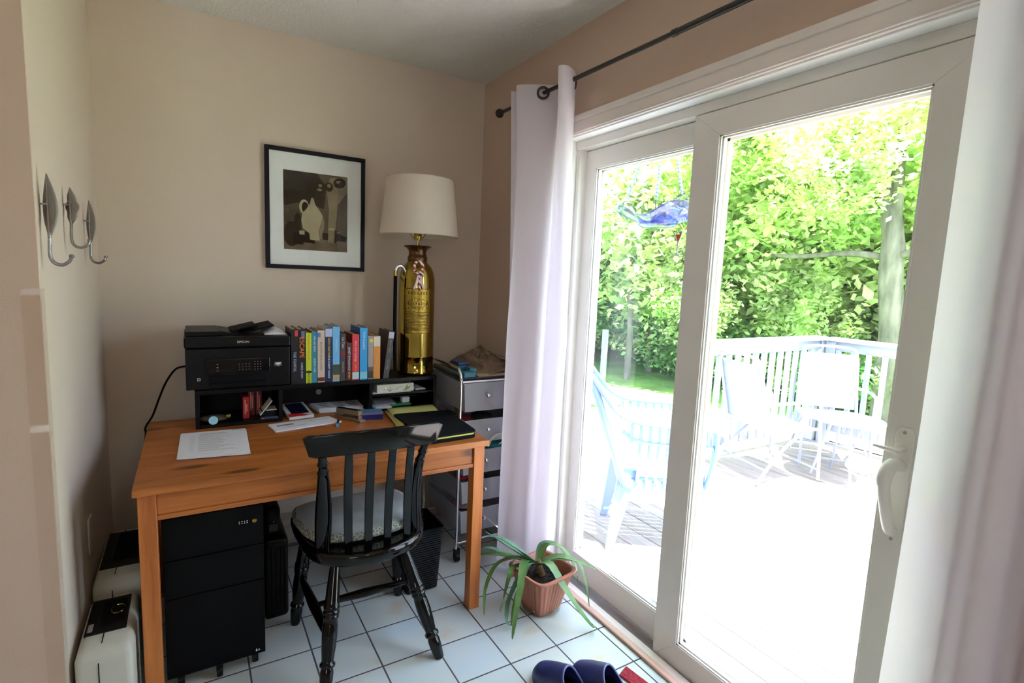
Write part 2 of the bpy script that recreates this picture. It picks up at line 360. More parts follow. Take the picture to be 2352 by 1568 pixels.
def sash(name, x0, x1, y0, y1, z0, z1, sl, sr, st, sb, label):
    """a door leaf, y0<y1, stiles sl at y1 side, sr at y0 side"""
    q = MB()
    gy0, gy1, gz0, gz1 = y0 + sr, y1 - sl, z0 + sb, z1 - st
    # mitred frame: four trapezoids
    def tz(o0, o1, i1, i0):
        q.loft([[Vector((x0, *p)) for p in (o0, o1, i1, i0)], [Vector((x1, *p)) for p in (o0, o1, i1, i0)]])
    tz((y0, z0), (y1, z0), (gy1, gz0), (gy0, gz0)); tz((y0, z1), (y1, z1), (gy1, gz1), (gy0, gz1))
    tz((y0, z0), (y0, z1), (gy0, gz1), (gy0, gz0)); tz((y1, z0), (y1, z1), (gy1, gz1), (gy1, gz0))
    o = q.build(name, M_white, door, bevel=.0012, label=label)
    bd = MB(); xm = x0 + .010
    for a, xa, xb in ((.005, x0 + .004, xm), (.010, xm + .003, xm + .012), (.007, xm + .012, x1 - .002), (.016, x1 - .004, x1 + .006)):
        for (ya, yb, za, zb) in ((gy0, gy1, gz0, gz0 + a), (gy0, gy1, gz1 - a, gz1), (gy0, gy0 + a, gz0, gz1), (gy1 - a, gy1, gz0, gz1)):
            bd.box(xa, xb, ya, yb, za, zb)
    bd.build('glazing_bead', M_white, o)
    MB().box(xm - .002, xm + .002, gy0 + .002, gy1 - .002, gz0 + .002, gz1 - .002).build('glass', M_dusty_haze if 'outer' in label else M_pane, o)
    return o
sash('sliding_panel', 1.345, 1.383, -1.187, -.380, -.028, 1.952, .104, .118, .080, .102, 'inner glass panel with mitred white frame')
sash('fixed_panel', 1.392, 1.430, -.475, .262, -.030, 1.952, .070, .09, .078, .130, 'outer glass panel behind the centre stile')
# handle on the sliding panel
h = MB(); pl = [(-1.124, .765), (-1.092, .765), (-1.088, .785), (-1.088, 1.045), (-1.098, 1.062), (-1.118, 1.062), (-1.128, 1.045), (-1.128, .785)]
h.loft([[Vector((1.345, y, z)) for y, z in pl], [Vector((1.338, y, z)) for y, z in pl]])
hd = h.build('handle', M_white, door, bevel=.0015, label='white curved pull handle with escutcheon plate')
h = MB(); h.tube(catmull([(1.340, -1.108, .965), (1.300, -1.106, .975), (1.275, -1.104, .955), (1.272, -1.104, .925), (1.290, -1.106, .87), (1.318, -1.108, .81), (1.338, -1.108, .80)], 6), [.014] * 6 + [.016] * 12 + [.013] * 19, 12, flat=1.0)
h.build('grip', M_white, hd)
h = MB(); h.tube([(1.338, -1.108, 1.008), (1.318, -1.106, 1.006), (1.303, -1.085, 1.010), (1.297, -1.06, 1.012)], [.010, .010, .008, .005], 10, flat=.7); h.build('latch_lever', M_white, hd)
h = MB()
for z in (1.050, .778): h.lathe([(.004, 0), (.004, .002), (.0, .003)], n=10, M=Matrix.Translation((1.338, -1.108, z)) @ Matrix.Rotation(R(-90), 4, 'Y'))
h.build('screw', M_alum, hd)

# unseen window behind the viewer, added to let in fill daylight
wdw = thing('fill_window', 'white framed window added behind the viewer for fill light', 'window', (-1.2, RY0 - .05, 1.45)); wdw['kind'] = 'structure'
b = MB(); b.box(-1.9, -1.84, RY0 - .08, RY0 - .02, 1.0, 2.05); b.box(-.96, -.9, RY0 - .08, RY0 - .02, 1.0, 2.05); b.box(-1.84, -.96, RY0 - .08, RY0 - .02, 1.0, 1.06); b.box(-1.84, -.96, RY0 - .08, RY0 - .02, 1.99, 2.05); b.box(-1.42, -1.38, RY0 - .08, RY0 - .02, 1.06, 1.99)
b.build('window_frame', M_white, wdw)
MB().box(-1.84, -.96, RY0 - .052, RY0 - .048, 1.06, 1.99).build('window_glass', M_glass, wdw)

# unseen ceiling lamp, assumed behind the viewer to add warm fill light
kl = thing('assumed_fill_lamp', 'round ceiling lamp assumed behind the viewer for warm fill light', 'ceiling lamp', (.3, -2.7, HC))
MB().lathe([(.17, -.0), (.17, -.02), (.16, -.025), (0, -.025)], (.3, -2.7, HC - .0005), 32).build('fill_lamp_base', M_white, kl)
add_light('assumed_fill_light', 'POINT', (.3, -2.7, HC - .14), (0, 0, 0), 2.0, (1.0, .80, .62), shadow_soft_size=.11)  # warm fill light added at the assumed lamp

# baseboard heater
ht = thing('baseboard_heater', 'cream electric baseboard heater along the wall behind the desk', 'heater', (.4, 1.02, 0))
b = MB(); b.box(-.2, .95, 1.0, YB - .001, .02, .155); b.box(-.2, .95, .985, 1.0, .045, .115)
b.build('heater_body', plain(188, 180, 160, .4), ht, bevel=.003)
b = MB(); b.box(-.2, .95, .975, YB - .001, .145, .158); b.box(-.2, .95, .975, .985, .135, .15); b.build('top_lip', plain(196, 188, 168, .4), ht, bevel=.002)
for x in (-.21, .948): MB().box(x, x + .012, .972, YB - .001, 0.0, .16).build('end_cap', plain(188, 180, 160, .4), ht, bevel=.002)

# ---------------------------------------------------------------- desk
desk = thing('desk', 'orange pine desk with square legs and worn edges', 'desk', (.285, .51, 0))
MB().box(-.301, .872, .121, .897, .706, .730).build('tabletop', M_pineX, desk, bevel=.003)
for x in (-.291, .816):
    for y in (.142, .840):
        MB().box(x, x + .047, y, y + .047, 0, .706).build('leg', M_pineZ, desk, bevel=.002)
for nm_, bx in (('front_apron', (-.244, .816, .152, .170, .632, .706)), ('back_apron', (-.244, .816, .857, .875, .62, .706))):
    q = MB().box(*bx)
    if nm_ == 'front_apron': q.box(-.244, .816, .146, .176, .617, .633)
    q.build(nm_, M_pineX, desk, bevel=.002)
for x in (-.28, .836): MB().box(x, x + .018, .189, .840, .62, .706).build('side_apron', M_pineX, desk, bevel=.001)

# hutch on the desk
HX0, HX1, HY0, HY1, HZ = -.137, .888, .706, .925, .887
hu = thing('desktop_shelf', 'black desktop shelf unit standing on the back of the desk', 'shelf unit', (.375, .81, .7305))
MB().box(HX0, HX1, HY0, HY1, .868, HZ).build('top_board', M_hutch, hu, bevel=.002)
for x in (HX0, HX1 - .016): MB().box(x, x + .016, HY0, HY1, .7305, .868).build('side_panel', M_hutch, hu, bevel=.001)
for x in (.168, .556): MB().box(x, x + .015, HY0 + .004, HY1, .7305, .868).build('divider', M_hutch, hu, bevel=.001)
MB().box(HX0 + .016, .168, HY0 + .002, HY1, .7305, .745).build('bottom_board', M_hutch, hu, bevel=.001)
MB().box(.571, HX1 - .016, HY0 + .002, HY1, .7305, .742).build('bottom_board', M_hutch, hu, bevel=.001)
MB().box(.571, HX1 - .016, HY0 + .002, HY1, .805, .816).build('shelf_board', M_hutch, hu, bevel=.001)
MB().box(HX0 + .016, HX1 - .016, HY1 - .006, HY1 - .001, .745, .868).build('back_panel', M_hutch, hu)
MB().lathe([(.013, 0), (.013, .002), (0, .002)], n=24, M=Matrix.Translation((.372, HY1 - .0065, .800)) @ Matrix.Rotation(R(90), 4, 'X')).build('cable_hole_cap', plain(130, 122, 114, .6), hu, label='round grey cable hole cap')

# ---------------------------------------------------------------- printer
pr = thing('printer', 'black multifunction inkjet printer on the left of the shelf unit', 'printer', (.025, .86, HZ))
PX0, PX1, PY0, PY1 = -.165, .212, .685, 1.035
b = MB(); b.box(PX0, PX1, PY0 + .006, PY1, .893, 1.055); b.box(PX0 + .02, PX1 - .02, PY0 + .05, PY1 - .03, HZ, .894)
b.build('body', M_blackp, pr, bevel=.008, seg=3)
MB().box(PX0 - .003, PX1 + .003, PY0, PY1, 1.058, 1.100).build('scanner_lid', M_blackp, pr, bevel=.007, seg=3)
b = MB(); b.box(PX0 + .002, PX0 + .12, PY0 + .05, PY1 - .05, 1.100, 1.118)
b.prism([(PX0 + .12, 1.100), (PX0 + .12, 1.116), (PX0 + .13, 1.116), (PX0 + .20, 1.104), (PX0 + .20, 1.100)], 0, .22, Matrix.Translation((0, PY1 - .06, 0)) @ Matrix.Rotation(R(90), 4, 'X'))
b.build('document_feeder', M_blackp, pr, bevel=.004)
b = MB(); b.box(0, .13, -.10, .10, 0, .007, Matrix.Translation((.035, .86, 1.103)) @ Matrix.Rotation(R(-14), 4, 'Y')); b.box(.0, .10, -.085, .085, .012, .018, Matrix.Translation((.0, .86, 1.098)) @ Matrix.Rotation(R(-14), 4, 'Y'))
b.build('input_tray', M_blackm, pr, bevel=.002)
cp = MB().box(-.095, .135, PY0 - .004, PY0 + .012, .955, 1.015).build('control_panel', mat('gloss_black', (.004, .004, .005), .15), pr, bevel=.004)
b = MB()
for i in range(4):
    for j in range(3): b.box(.075 + j * .0105, .079 + j * .0105, PY0 - .0048, PY0 - .004, .966 + i * .0105, .9685 + i * .0105)
for i in range(3):
    for j in range(4): b.box(.018 + j * .012, .022 + j * .012, PY0 - .0048, PY0 - .004, .968 + i * .011, .970 + i * .011)
for i in range(3): b.box(-.060, -.054, PY0 - .0048, PY0 - .004, .966 + i * .013, .969 + i * .013)
b.build('key_print', plain(110, 112, 116, .5), cp, smooth=False)['kind'] = 'stuff'
b = MB(); b.box(-.085, .122, PY0 - .002, PY0 + .01, .898, .916); b.box(-.085, .122, PY0 + .002, PY0 + .02, .918, .948); b.build('output_tray', M_blackm, pr, bevel=.002)
text('brand_lettering', 'EPSON', plain(214, 196, 176, .4), pr, (.036, PY0 - .0008, 1.080), (R(90), 0, 0), .0125, 1.15)
st = MB().box(.151, .180, PY0 + .0035, PY0 + .0062, .975, .992).build('label_sticker', plain(74, 76, 84, .5), pr)
for k, (sx, z) in enumerate(((.020, .988), (.018, .984), (.008, .9795))): MB().box(.1655 - sx / 2, .1655 + sx / 2, PY0 + .003, PY0 + .0036, z - .001, z + .001).build('sticker_text', M_paper, st)
b = MB(); b.box(-.127, -.116, PY0 + .0045, PY0 + .0062, .929, .940); b.mi = 1; b.box(-.1245, -.1185, PY0 + .004, PY0 + .0046, .9315, .9375); b.build('corner_badge', [plain(190, 190, 180, .5), M_blackm], pr)
# loose sheet lying on the scanner lid
b = MB(); b.grid(lambda u, v: (.120 + u * .088, .73 + v * .20, 1.1022 + .022 * math.sin(math.pi * v) * (1 - (2 * u - 1) ** 2) ** 1.0), 8, 10)
tag(b.build('paper_sheet', M_paper, solid=.0006), 'curled white paper sheet lying on top of the printer', 'paper')
# printer cord
q = MB(); q.tube(catmull([(PX0, .84, .965), (-.20, .84, .955), (-.235, .86, .90), (-.262, .875, .83), (-.285, .86, .765), (-.306, .80, .735), (-.3065, .79, .70), (-.325, .84, .55), (-.31, 1.0, .30), (-.24, 1.02, .16)], 8), .004, 8)
tag(q.build('power_cord', M_blackm), 'black power cord hanging from the printer over the desk corner', 'cord')

# ---------------------------------------------------------------- books
BOOKS = [  # x0, x1, top z, depth, front y, spine rgb, cover rgb, texts[(string, rgb, z-centre, size, sx)], bands[(z0,z1,rgb)], label, lean
 (.220, .2475, 1.125, .165, .712, (14, 14, 18), (30, 18, 16), [('THE FEARFUL', (190, 185, 225), .985, .016, .9)], [(1.095, 1.121, (204, 60, 56), .55, .98)], 'thick black novel with a red tab, beside the printer', 0),
 (.2485, .277, 1.123, .165, .715, (14, 14, 20), (14, 14, 20), [('ESCAPE', (236, 120, 50), 1.045, .027, 1.02), ('CAROL SHAW', (210, 214, 235), .945, .012, .9)], [(1.087, 1.117, (96, 104, 140), .45, .95)], 'black novel with big orange title letters on the spine', 0),
 (.2795, .303, 1.109, .16, .715, (186, 200, 40), (20, 20, 20), [('THE READER IN THE HOUSE', (226, 140, 50), 1.045, .0095, .9), ('DARE COX', (30, 34, 26), .915, .013, .9)], [(.933, .941, (20, 20, 24))], 'lime green novel third from the left end of the row', 0),
 (.305, .326, 1.114, .16, .717, (48, 128, 150), (120, 100, 70), [('THE LAST BOAT', (206, 226, 232), 1.06, .011, .9), ('ROBYN CARR', (190, 214, 220), .965, .011, .9)], [], 'thin teal novel between lime green and cream novels', 0),
 (.328, .358, 1.118, .16, .715, (196, 176, 156), (150, 110, 70), [('BECOMING JANE AUSTEN', (120, 100, 90), 1.005, .0115, .95)], [(.893, .910, (100, 40, 30)), (1.088, 1.108, (80, 110, 190), .02, .42)], 'cream novel with a small blue square near its spine top', 0),
 (.360, .3905, 1.129, .165, .713, (20, 30, 70), (190, 196, 214), [('STEVE MARTINI', (226, 196, 60), 1.045, .0125, .95), ('THE ENEMY INSIDE', (226, 230, 240), .955, .0125, .95)], [(1.090, 1.126, (170, 182, 214))], 'navy thriller with yellow author name and silver top', 0),
 (.392, .422, 1.134, .165, .713, (104, 170, 214), (80, 150, 200), [('WINDFALL', (180, 206, 226), 1.05, .012, 1)], [(.893, .918, (172, 148, 110)), (.918, .965, (52, 66, 40))], 'tall sky blue novel with landscape at the spine foot', 0),
 (.426, .449, 1.102, .15, .717, (66, 54, 58), (60, 50, 54), [('Liz Tyler', (196, 190, 196), 1.06, .014, 1), ('Sweetest heart', (180, 170, 170), .95, .008, 1)], [(1.0, 1.022, (120, 30, 44))], 'dark grey brown novel with script title and red smudge', 0),
 (.453, .476, 1.060, .15, .717, (84, 14, 24), (84, 14, 24), [('JANET EVANOVICH', (222, 222, 226), .985, .0125, 1.0), ('SEVEN', (226, 190, 40), .912, .012, .9)], [], 'short dark red paperback, the lowest in the row', 0),
 (.478, .509, 1.098, .16, .715, (206, 48, 58), (120, 24, 26), [('fairy tale endings', (240, 190, 196), 1.02, .0135, 1.05), ('JUNE FAY', (236, 176, 60), .943, .009, .9)], [(.893, .925, (174, 204, 206))], 'bright red novel with a pale patterned spine foot', 0),
 (.512, .546, 1.127, .165, .713, (34, 150, 212), (20, 90, 150), [('TOM HANKS', (206, 232, 246), 1.07, .0145, 1.0)], [(.893, .925, (120, 190, 200))], 'tall bright blue novel with white capitals', 0),
 (.550, .574, 1.089, .16, .716, (150, 142, 138), (150, 130, 100), [], [(.893, .925, (30, 24, 24)), (.925, .945, (90, 70, 66)), (1.060, 1.075, (206, 196, 60), .3, .98)], 'grey photo spine novel with a yellow sticker', 0),
 (.5755, .607, 1.088, .16, .716, (206, 132, 40), (180, 120, 60), [('SUNSHINE', (226, 160, 80), .985, .013, 1)], [(1.040, 1.086, (206, 198, 180))], 'orange novel with a pale cream spine top', 0),
 (.622, .648, 1.111, .155, .718, (44, 40, 42), (60, 50, 46), [('NAVY SEAL', (150, 140, 130), 1.04, .012, 1), ('Mark Mills', (150, 150, 154), .955, .012, 1)], [(1.078, 1.108, (176, 176, 186))], 'dark grey novel leaning at the right end of the row', 7),
]
for (x0, x1, zt, dp, fy, spc, cvc, txts, bands, lab, lean) in BOOKS:
    bk = thing('book', lab, 'book', ((x0 + x1) / 2, fy + dp / 2, HZ), 'novels in the row on top of the desktop shelf')
    sm, cm = plain(*spc, .42), plain(*cvc, .45)
    t_ = .0022
    b = MB(); b.box(x0, x1, fy, fy + t_, HZ + .0005, zt); b.mi = 1; b.box(x0, x0 + t_, fy + t_, fy + dp, HZ + .0005, zt); b.box(x1 - t_, x1, fy + t_, fy + dp, HZ + .0005, zt)
    b.mi = 2
    for bd_ in bands:
        f0, f1 = bd_[3:5] if len(bd_) > 3 else (.02, .98)
        b.box(lerp(x0, x1, f0), lerp(x0, x1, f1), fy - .0005, fy + .0002, bd_[0], bd_[1])
    mats = [sm, cm] + ([plain(*bands[0][2], .45)] if bands else [])
    # one material per band
    if bands:
        b.bm.faces.ensure_lookup_table(); nb = len(bands); mats = [sm, cm] + [plain(*q[2], .45) for q in bands]
        fs = [f for f in b.bm.faces if f.material_index == 2]
        for i, f in enumerate(fs): f.material_index = 2 + i // 6
    ob = [b.build('cover', mats, bk, smooth=False)]
    ob.append(MB().box(x0 + t_, x1 - t_, fy + t_, fy + dp - .003, HZ + .002, zt - .004).build('page_block', M_page, bk, smooth=False))
    for (s_, col, zc, sz, sx) in txts:
        text('spine_title', s_, plain(*col, .5), bk, ((x0 + x1) / 2, fy - .0009, zc), (R(90), R(90), 0), sz, sx)
    if lean:
        bk.location = (x0, fy + dp / 2, HZ)
        pm = Matrix.Translation(bk.location)
        for c in bk.children: c.matrix_parent_inverse = pm.inverted()
        bk.rotation_euler = (0, R(lean), 0); bk.location = (x0, fy + dp / 2, HZ)

# small things in the shelf unit
for k, (x, y, z1, c, lab) in enumerate(((.035, .752, .838, (150, 22, 22), 'bright red standing box, frontmost in the left shelf compartment'), (.060, .80, .862, (112, 22, 22), 'dark red box standing behind the bright red one'), (.088, .802, .862, (118, 28, 30), 'dark red box farthest right of the three'))):
    b = MB(); b.box(x, x + .024, y, y + .07, .7455, z1); b.mi = 1; b.box(x + .007, x + .010, y - .0006, y, .765, z1 - .012); b.box(x + .013, x + .016, y - .0006, y, .775, z1 - .03)
    tag(b.build('small_box', [plain(*c, .4), plain(206, 150, 130, .5)], bevel=.0008), lab, 'box', 'red boxes in the left compartment')
pw = thing('trinket_dish', 'clear plastic packet of trinkets in the left shelf compartment', 'packet', (-.07, .76, .7455))
b = MB(); b.sphere((-.07, .765, .757), .05, 10, (1.1, .8, .22)); b.build('packet_bag', mat('packet', srgb(120, 110, 90), .2, alpha=.6), pw)
MB().lathe([(.017, 0), (.017, .004), (0, .005)], n=20, M=Matrix.Translation((-.075, .718, .758)) @ Matrix.Rotation(R(62), 4, 'X')).build('blue_button', plain(150, 200, 214, .3), pw)
b = MB(); b.box(-.03, -.012, .73, .75, .76, .775); b.build('foil_bit', M_brass, pw, bevel=.002)
bx = thing('notebook', 'pale edged notebook leaning on a black gadget in the shelf', 'notebook', (.12, .76, .7455))
b = MB(); b.box(-.002, .002, 0, .07, 0, .075, Matrix.Translation((.098, .725, .7600)) @ Matrix.Rotation(R(38), 4, 'Y')); b.build('pages', plain(190, 186, 176, .7), bx)
b = MB(); b.box(.0024, .0044, 0, .07, 0, .075, Matrix.Translation((.098, .725, .7600)) @ Matrix.Rotation(R(38), 4, 'Y')); b.build('cover', M_blackm, bx)
gd = thing('card_reader', 'small black gadget under a pale card in the shelf', 'gadget', (.14, .76, .7455))
b = MB(); b.box(.105, .162, .73, .80, .7458, .776); b.build('gadget_body', M_blackp, gd, bevel=.002)
b = MB(); b.box(.120, .163, .728, .80, .7775, .781); b.build('pale_card', plain(196, 190, 176, .6), gd)
b = MB(); b.box(.098, .166, .712, .726, .7458, .753); b.mi = 1; b.box(.102, .110, .7114, .712, .748, .751); b.build('front_strip', [plain(60, 66, 80, .4), plain(206, 90, 60, .5)], gd)

fb = thing('storage_box', 'cream box with green leaf print on the upper right shelf', 'box', (.71, .77, .816))
b = MB(); b.box(.595, .777, .722, .85, .8165, .8545); b.build('box_body', plain(206, 200, 184, .6), fb, bevel=.0015)
for x in (.633, .74):
    MB().lathe([(.003, 0), (.004, .002), (0, .003)], n=12, M=Matrix.Translation((x, .722, .836)) @ Matrix.Rotation(R(90), 4, 'X')).build('snap_stud', M_chrome, fb)
b = MB()
for (p, q, r_) in (((.655, .820), (.66, .845), .002), ((.655, .82), (.645, .835), .002), ((.655, .82), (.672, .832), .002), ((.68, .823), (.70, .838), .0012), ((.70, .838), (.722, .842), .0012), ((.735, .82), (.745, .848), .004), ((.74, .825), (.76, .842), .003), ((.735, .83), (.722, .82), .003)):
    b.tube([(p[0], .7216, p[1]), ((p[0] + q[0]) / 2 + .001, .7213, (p[1] + q[1]) / 2), (q[0], .7216, q[1])], [r_ * .5, r_, r_ * .3], 6)
b.build('leaf_print', plain(120, 160, 110, .6), fb)
def papers(name, label, x0, x1, y0, y1, z, n, rz=0, group=None, m=None, th=.0011, jit=.006):
    t = MB(); rr = random.Random(int(x0 * 1000) + n)
    for k in range(n):
        a = rz + rr.uniform(-1, 1) * jit * 6; dx, dy = rr.uniform(-jit, jit), rr.uniform(-jit, jit)
        M = Matrix.Translation(((x0 + x1) / 2 + dx, (y0 + y1) / 2 + dy, z + k * th)) @ Matrix.Rotation(a, 4, 'Z')
        t.box(-(x1 - x0) / 2, (x1 - x0) / 2, -(y1 - y0) / 2, (y1 - y0) / 2, 0, th * .8, M)
    return tag(t.build(name, m or M_paper, smooth=False), label, 'papers', group)
papers('paper_pile', 'white papers under the cream leaf print box', .573, .76, .712, .715 + .18, .8162, 1, 0, th=.0003)
papers('envelope', 'white envelope sticking out right of the cream box', .783, .835, .73, .85, .8162, 6, .12)
papers('paper_pile', 'white envelopes on the lower right shelf', .585, .66, .716, .83, .7425, 7, .06)
papers('paper_pile', 'grey printed sheet over envelopes in the lower right shelf', .61, .70, .74, .86, .7525, 3, -.1, m=plain(180, 180, 186, .8))
b = MB(); b.box(.67, .77, .735, .80, .7425, .753); tag(b.build('green_case', plain(30, 120, 70, .35), bevel=.003), 'small green case on the lower right shelf', 'case')
b = MB(); b.box(.725, .765, .742, .775, .7535, .781); tag(b.build('pill_box', plain(206, 204, 196, .5), bevel=.004), 'small white block standing on the green case', 'box')

# ---------------------------------------------------------------- things on the desktop
DZ = .7304
def sheet_stack(name, label, corners, n, lines, z=DZ, th=.0011):
    """paper stack from four corners (BL, BR, TR, TL)"""
    t = thing(name, label, 'papers', (sum(c[0] for c in corners) / 4, sum(c[1] for c in corners) / 4, z))
    b = MB(); rr = random.Random(n)
    for k in range(n):
        dx, dy = (rr.uniform(-.004, .004), rr.uniform(-.006, .002)) if k < n - 1 else (0, 0)
        cs = [Vector((c[0] + dx, c[1] + dy, z + k * th)) for c in corners]
        b.loft([cs, [c + Vector((0, 0, th * .85)) for c in cs]])
    b.build('sheets', M_paper, t, smooth=False)
    if lines:
        L_ = MB(); zt = z + n * th + .0001
        BL, BR, TR, TL = [Vector((c[0], c[1], zt)) for c in corners]
        def at(u, v): return lerp(lerp(BL, BR, u), lerp(TL, TR, u), v)
        for (u0, u1, v, h_) in lines: L_.quad([at(u0, v - h_ / 2), at(u1, v - h_ / 2), at(u1, v + h_ / 2), at(u0, v + h_ / 2)])
        L_.build('print', mat('print_grey', srgb(120, 120, 126), .8), t, smooth=False)
    return t
ln = [(.78, .97, .955, .014), (.33, .66, .90, .010), (.28, .72, .875, .008)]
v_ = .83
for k in range(9):
    ln.append((.14, .21, v_, .006)); ln.append((.27, .27 + rnd.uniform(.35, .62), v_, .007)); ln.append((.27, .27 + rnd.uniform(.2, .62), v_ - .03, .006)); v_ -= .078
sheet_stack('document_stack', 'stack of printed white pages on the left of the desk', [(-.192, .353), (.021, .319), (.032, .629), (-.184, .640)], 8, ln)
sheet_stack('envelope_stack', 'fanned white window envelopes on the desk before the shelf', [(.138, .552), (.405, .600), (.372, .705), (.122, .665)], 3, [(.08, .34, .62, .16), (.12, .5, .35, .03), (.6, .95, .7, .03)], th=.0014)
sheet_stack('printed_papers', 'loose printed sheets in the middle of the shelf unit', [(.35, .79), (.545, .765), (.552, .90), (.33, .905)], 7, [(.1 + .3 * i, .3 + .3 * i, .25 + .25 * j, .1) for i in range(3) for j in range(3)] + [(.1, .9, .93, .02)], th=.0028)
pb = thing('pen_box', 'open white box of blue pens with red corner', 'pen box', (.25, .80, DZ))
Mp = Matrix.Translation((.252, .795, DZ + .0115)) @ Matrix.Rotation(R(6), 4, 'Z') @ Matrix.Rotation(R(7), 4, 'X')
MB().box(-.052, .052, -.085, .085, 0, .014, Mp).build('box_body', plain(206, 204, 196, .5), pb, bevel=.001)
MB().prism([(-.052, -.085), (.03, -.085), (.012, -.060), (-.02, -.045), (-.052, -.05)], .0142, .0148, Mp).build('red_corner', plain(178, 34, 34, .5), pb)
MB().box(-.034, .040, -.055, .075, .0142, .0148, Mp).build('window', M_blackm, pb)
for k in range(5):
    b = MB(); b.tube([Mp @ Vector((-.026 + k * .014, -.046 + (k % 2) * .006, .0178)), Mp @ Vector((-.026 + k * .014, .05, .0178)), Mp @ Vector((-.026 + k * .014, .068, .0178))], [.003, .003, .002], 8); b.build('pen', plain(22, 30, 96, .3), pb)
# stapler
stp = thing('stapler', 'beige and chrome stapler standing beside the blue staple box', 'stapler', (.45, .62, DZ))
Ms = Matrix.Translation((.452, .64, DZ)) @ Matrix.Rotation(R(-66), 4, 'Z')
MB().box(-.085, .085, -.016, .016, .0003, .009, Ms).build('base', plain(150, 140, 120, .4, metal=.4), stp, bevel=.002)
MB().prism([(-.085, .009), (-.085, .038), (.055, .048), (.066, .043), (.066, .026), (-.02, .020), (-.05, .009)], -.012, .012, Ms @ Matrix.Rotation(R(90), 4, 'X')).build('magazine', plain(150, 136, 112, .35, metal=.5), stp, bevel=.002)
MB().box(-.085, .058, -.010, .010, .0, .006, Ms @ Matrix.Translation((0, 0, .0395)) @ Matrix.Rotation(R(-4), 4, 'Y')).build('top_arm', M_blackp, stp, bevel=.002)
MB().box(.060, .0685, -.009, .009, .012, .034, Ms).build('nose_plate', M_chrome, stp, bevel=.001)
b = MB(); b.box(-.054, .054, -.028, .028, 0, .022, Matrix.Translation((.532, .618, DZ)) @ Matrix.Rotation(R(-10), 4, 'Z')); b.mi = 1; b.box(-.0535, .0535, -.0275, .0275, .0222, .034, Matrix.Translation((.532, .618, DZ)) @ Matrix.Rotation(R(-10), 4, 'Z')); b.mi = 2; b.box(-.0525, .0525, -.005, .026, .0342, .0348, Matrix.Translation((.532, .618, DZ)) @ Matrix.Rotation(R(-10), 4, 'Z'))
tag(b.build('staple_box', [plain(26, 34, 100, .35), plain(104, 108, 128, .4), plain(60, 130, 180, .4)], bevel=.001), 'dark blue staple box beside the stapler', 'box')
pn = thing('pen', 'blue pen tip poking out from under the envelopes', 'pen', (.385, .57, DZ))
MB().tube([(.372, .536, DZ + .006), (.376, .552, DZ + .006)], [.0065, .0065], 12).build('pen_cap', plain(50, 160, 200, .35), pn)
MB().tube([(.376, .552, DZ + .006), (.395, .62, DZ + .0055)], [.0055, .0055], 12).build('barrel', plain(20, 30, 80, .35), pn)
# legal pad and black folder
pd = thing('legal_pad', 'yellow ruled legal pad with curled pages', 'notepad', (.72, .57, DZ))
def padf(u, v): return (lerp(lerp(.600, .81, u), lerp(.632, .868, u), v), lerp(lerp(.42, .44, u), lerp(.690, .705, u), v), DZ + .012 + .006 * math.sin(v * 3) + .004 * (1 - u) * v)
MB().grid(padf, 8, 8).build('top_page', plain(216, 212, 130, .8), pd, solid=.001)
b = MB()
for k in range(5): b.grid(lambda u, v: (padf(u, v)[0] - .003 * k * (1 - u), padf(u, v)[1] - .002 * k, DZ + .001 + .0021 * k), 4, 4)
b.build('page_block', plain(200, 196, 118, .8), pd, solid=.0008)
b = MB()
for k in range(12):
    v = .2 + k * .065
    b.grid(lambda u, w_: (padf(.04 + u * .92, v + w_ * .006)[0], padf(.04 + u * .92, v + w_ * .006)[1], padf(.04 + u * .92, v)[2] + .0008), 8, 1)
b.build('ruled_lines', plain(160, 170, 90, .8), pd, smooth=False)
fo = thing('portfolio_folder', 'black zip portfolio folder lying on the right desk corner', 'folder', (.74, .35, DZ))
FC = [(.625, .165), (.842, .176), (.868, .52), (.612, .545)]
def rrect(cs, r=.02, k=5):
    out = []; n = len(cs)
    for i in range(n):
        p = Vector((*cs[i], 0)); a = Vector((*cs[i - 1], 0)); c = Vector((*cs[(i + 1) % n], 0)); d1 = (a - p).normalized() * r; d2 = (c - p).normalized() * r
        for q in range(k + 1):
            t = q / k; out.append(((p + d1) * (1 - t) ** 2 + p * 2 * t * (1 - t) + (p + d2) * t * t).to_2d())
    return [tuple(v) for v in out]
M_neo = mat('black_neoprene', (.004, .005, .006), .8, spec=.12, bump=.1, bscale=300)
MB().prism(rrect(FC), DZ + .021, DZ + .030).build('upper_cover', M_neo, fo, bevel=.003)
MB().prism(rrect([(.630, .163), (.840, .174), (.862, .515), (.62, .53)]), DZ + .0003, DZ + .014).build('lower_cover', M_neo, fo, bevel=.003)
MB().prism(rrect([(.634, .168), (.836, .179), (.858, .505), (.632, .40)]), DZ + .0145, DZ + .0205).build('inner_pad', plain(206, 202, 90, .8), fo)
MB().tube([(.855, .50, DZ + .032), (.872, .47, DZ + .03), (.876, .44, DZ + .026)], [.006, .007, .004], 8).build('zip_pull', M_blackp, fo)

# ---------------------------------------------------------------- extinguisher lamp
LX, LY = .818, .815
lp = thing('table_lamp', 'brass fire extinguisher lamp with cream drum shade', 'lamp', (LX, LY, HZ))
z0 = HZ
MB().lathe([(.088, 0), (.091, .004), (.091, .018), (.088, .022), (.088, .086), (.0895, .088), (.0895, .092), (.0875, .094), (.0875, .44), (.0865, .47), (.081, .50), (.070, .525), (.056, .542), (.046, .552), (.0455, .560)], (LX, LY, z0), 64).build('tank', M_brass, lp, angle=50)
MB().lathe([(.046, .552), (.048, .556), (.048, .574), (.044, .580), (.042, .590), (.043, .604), (.052, .616), (.064, .622), (.068, .626), (.064, .629), (.05, .626), (.006, .624)], (LX, LY, z0), 40).build('collar', M_brassd, lp, angle=50)
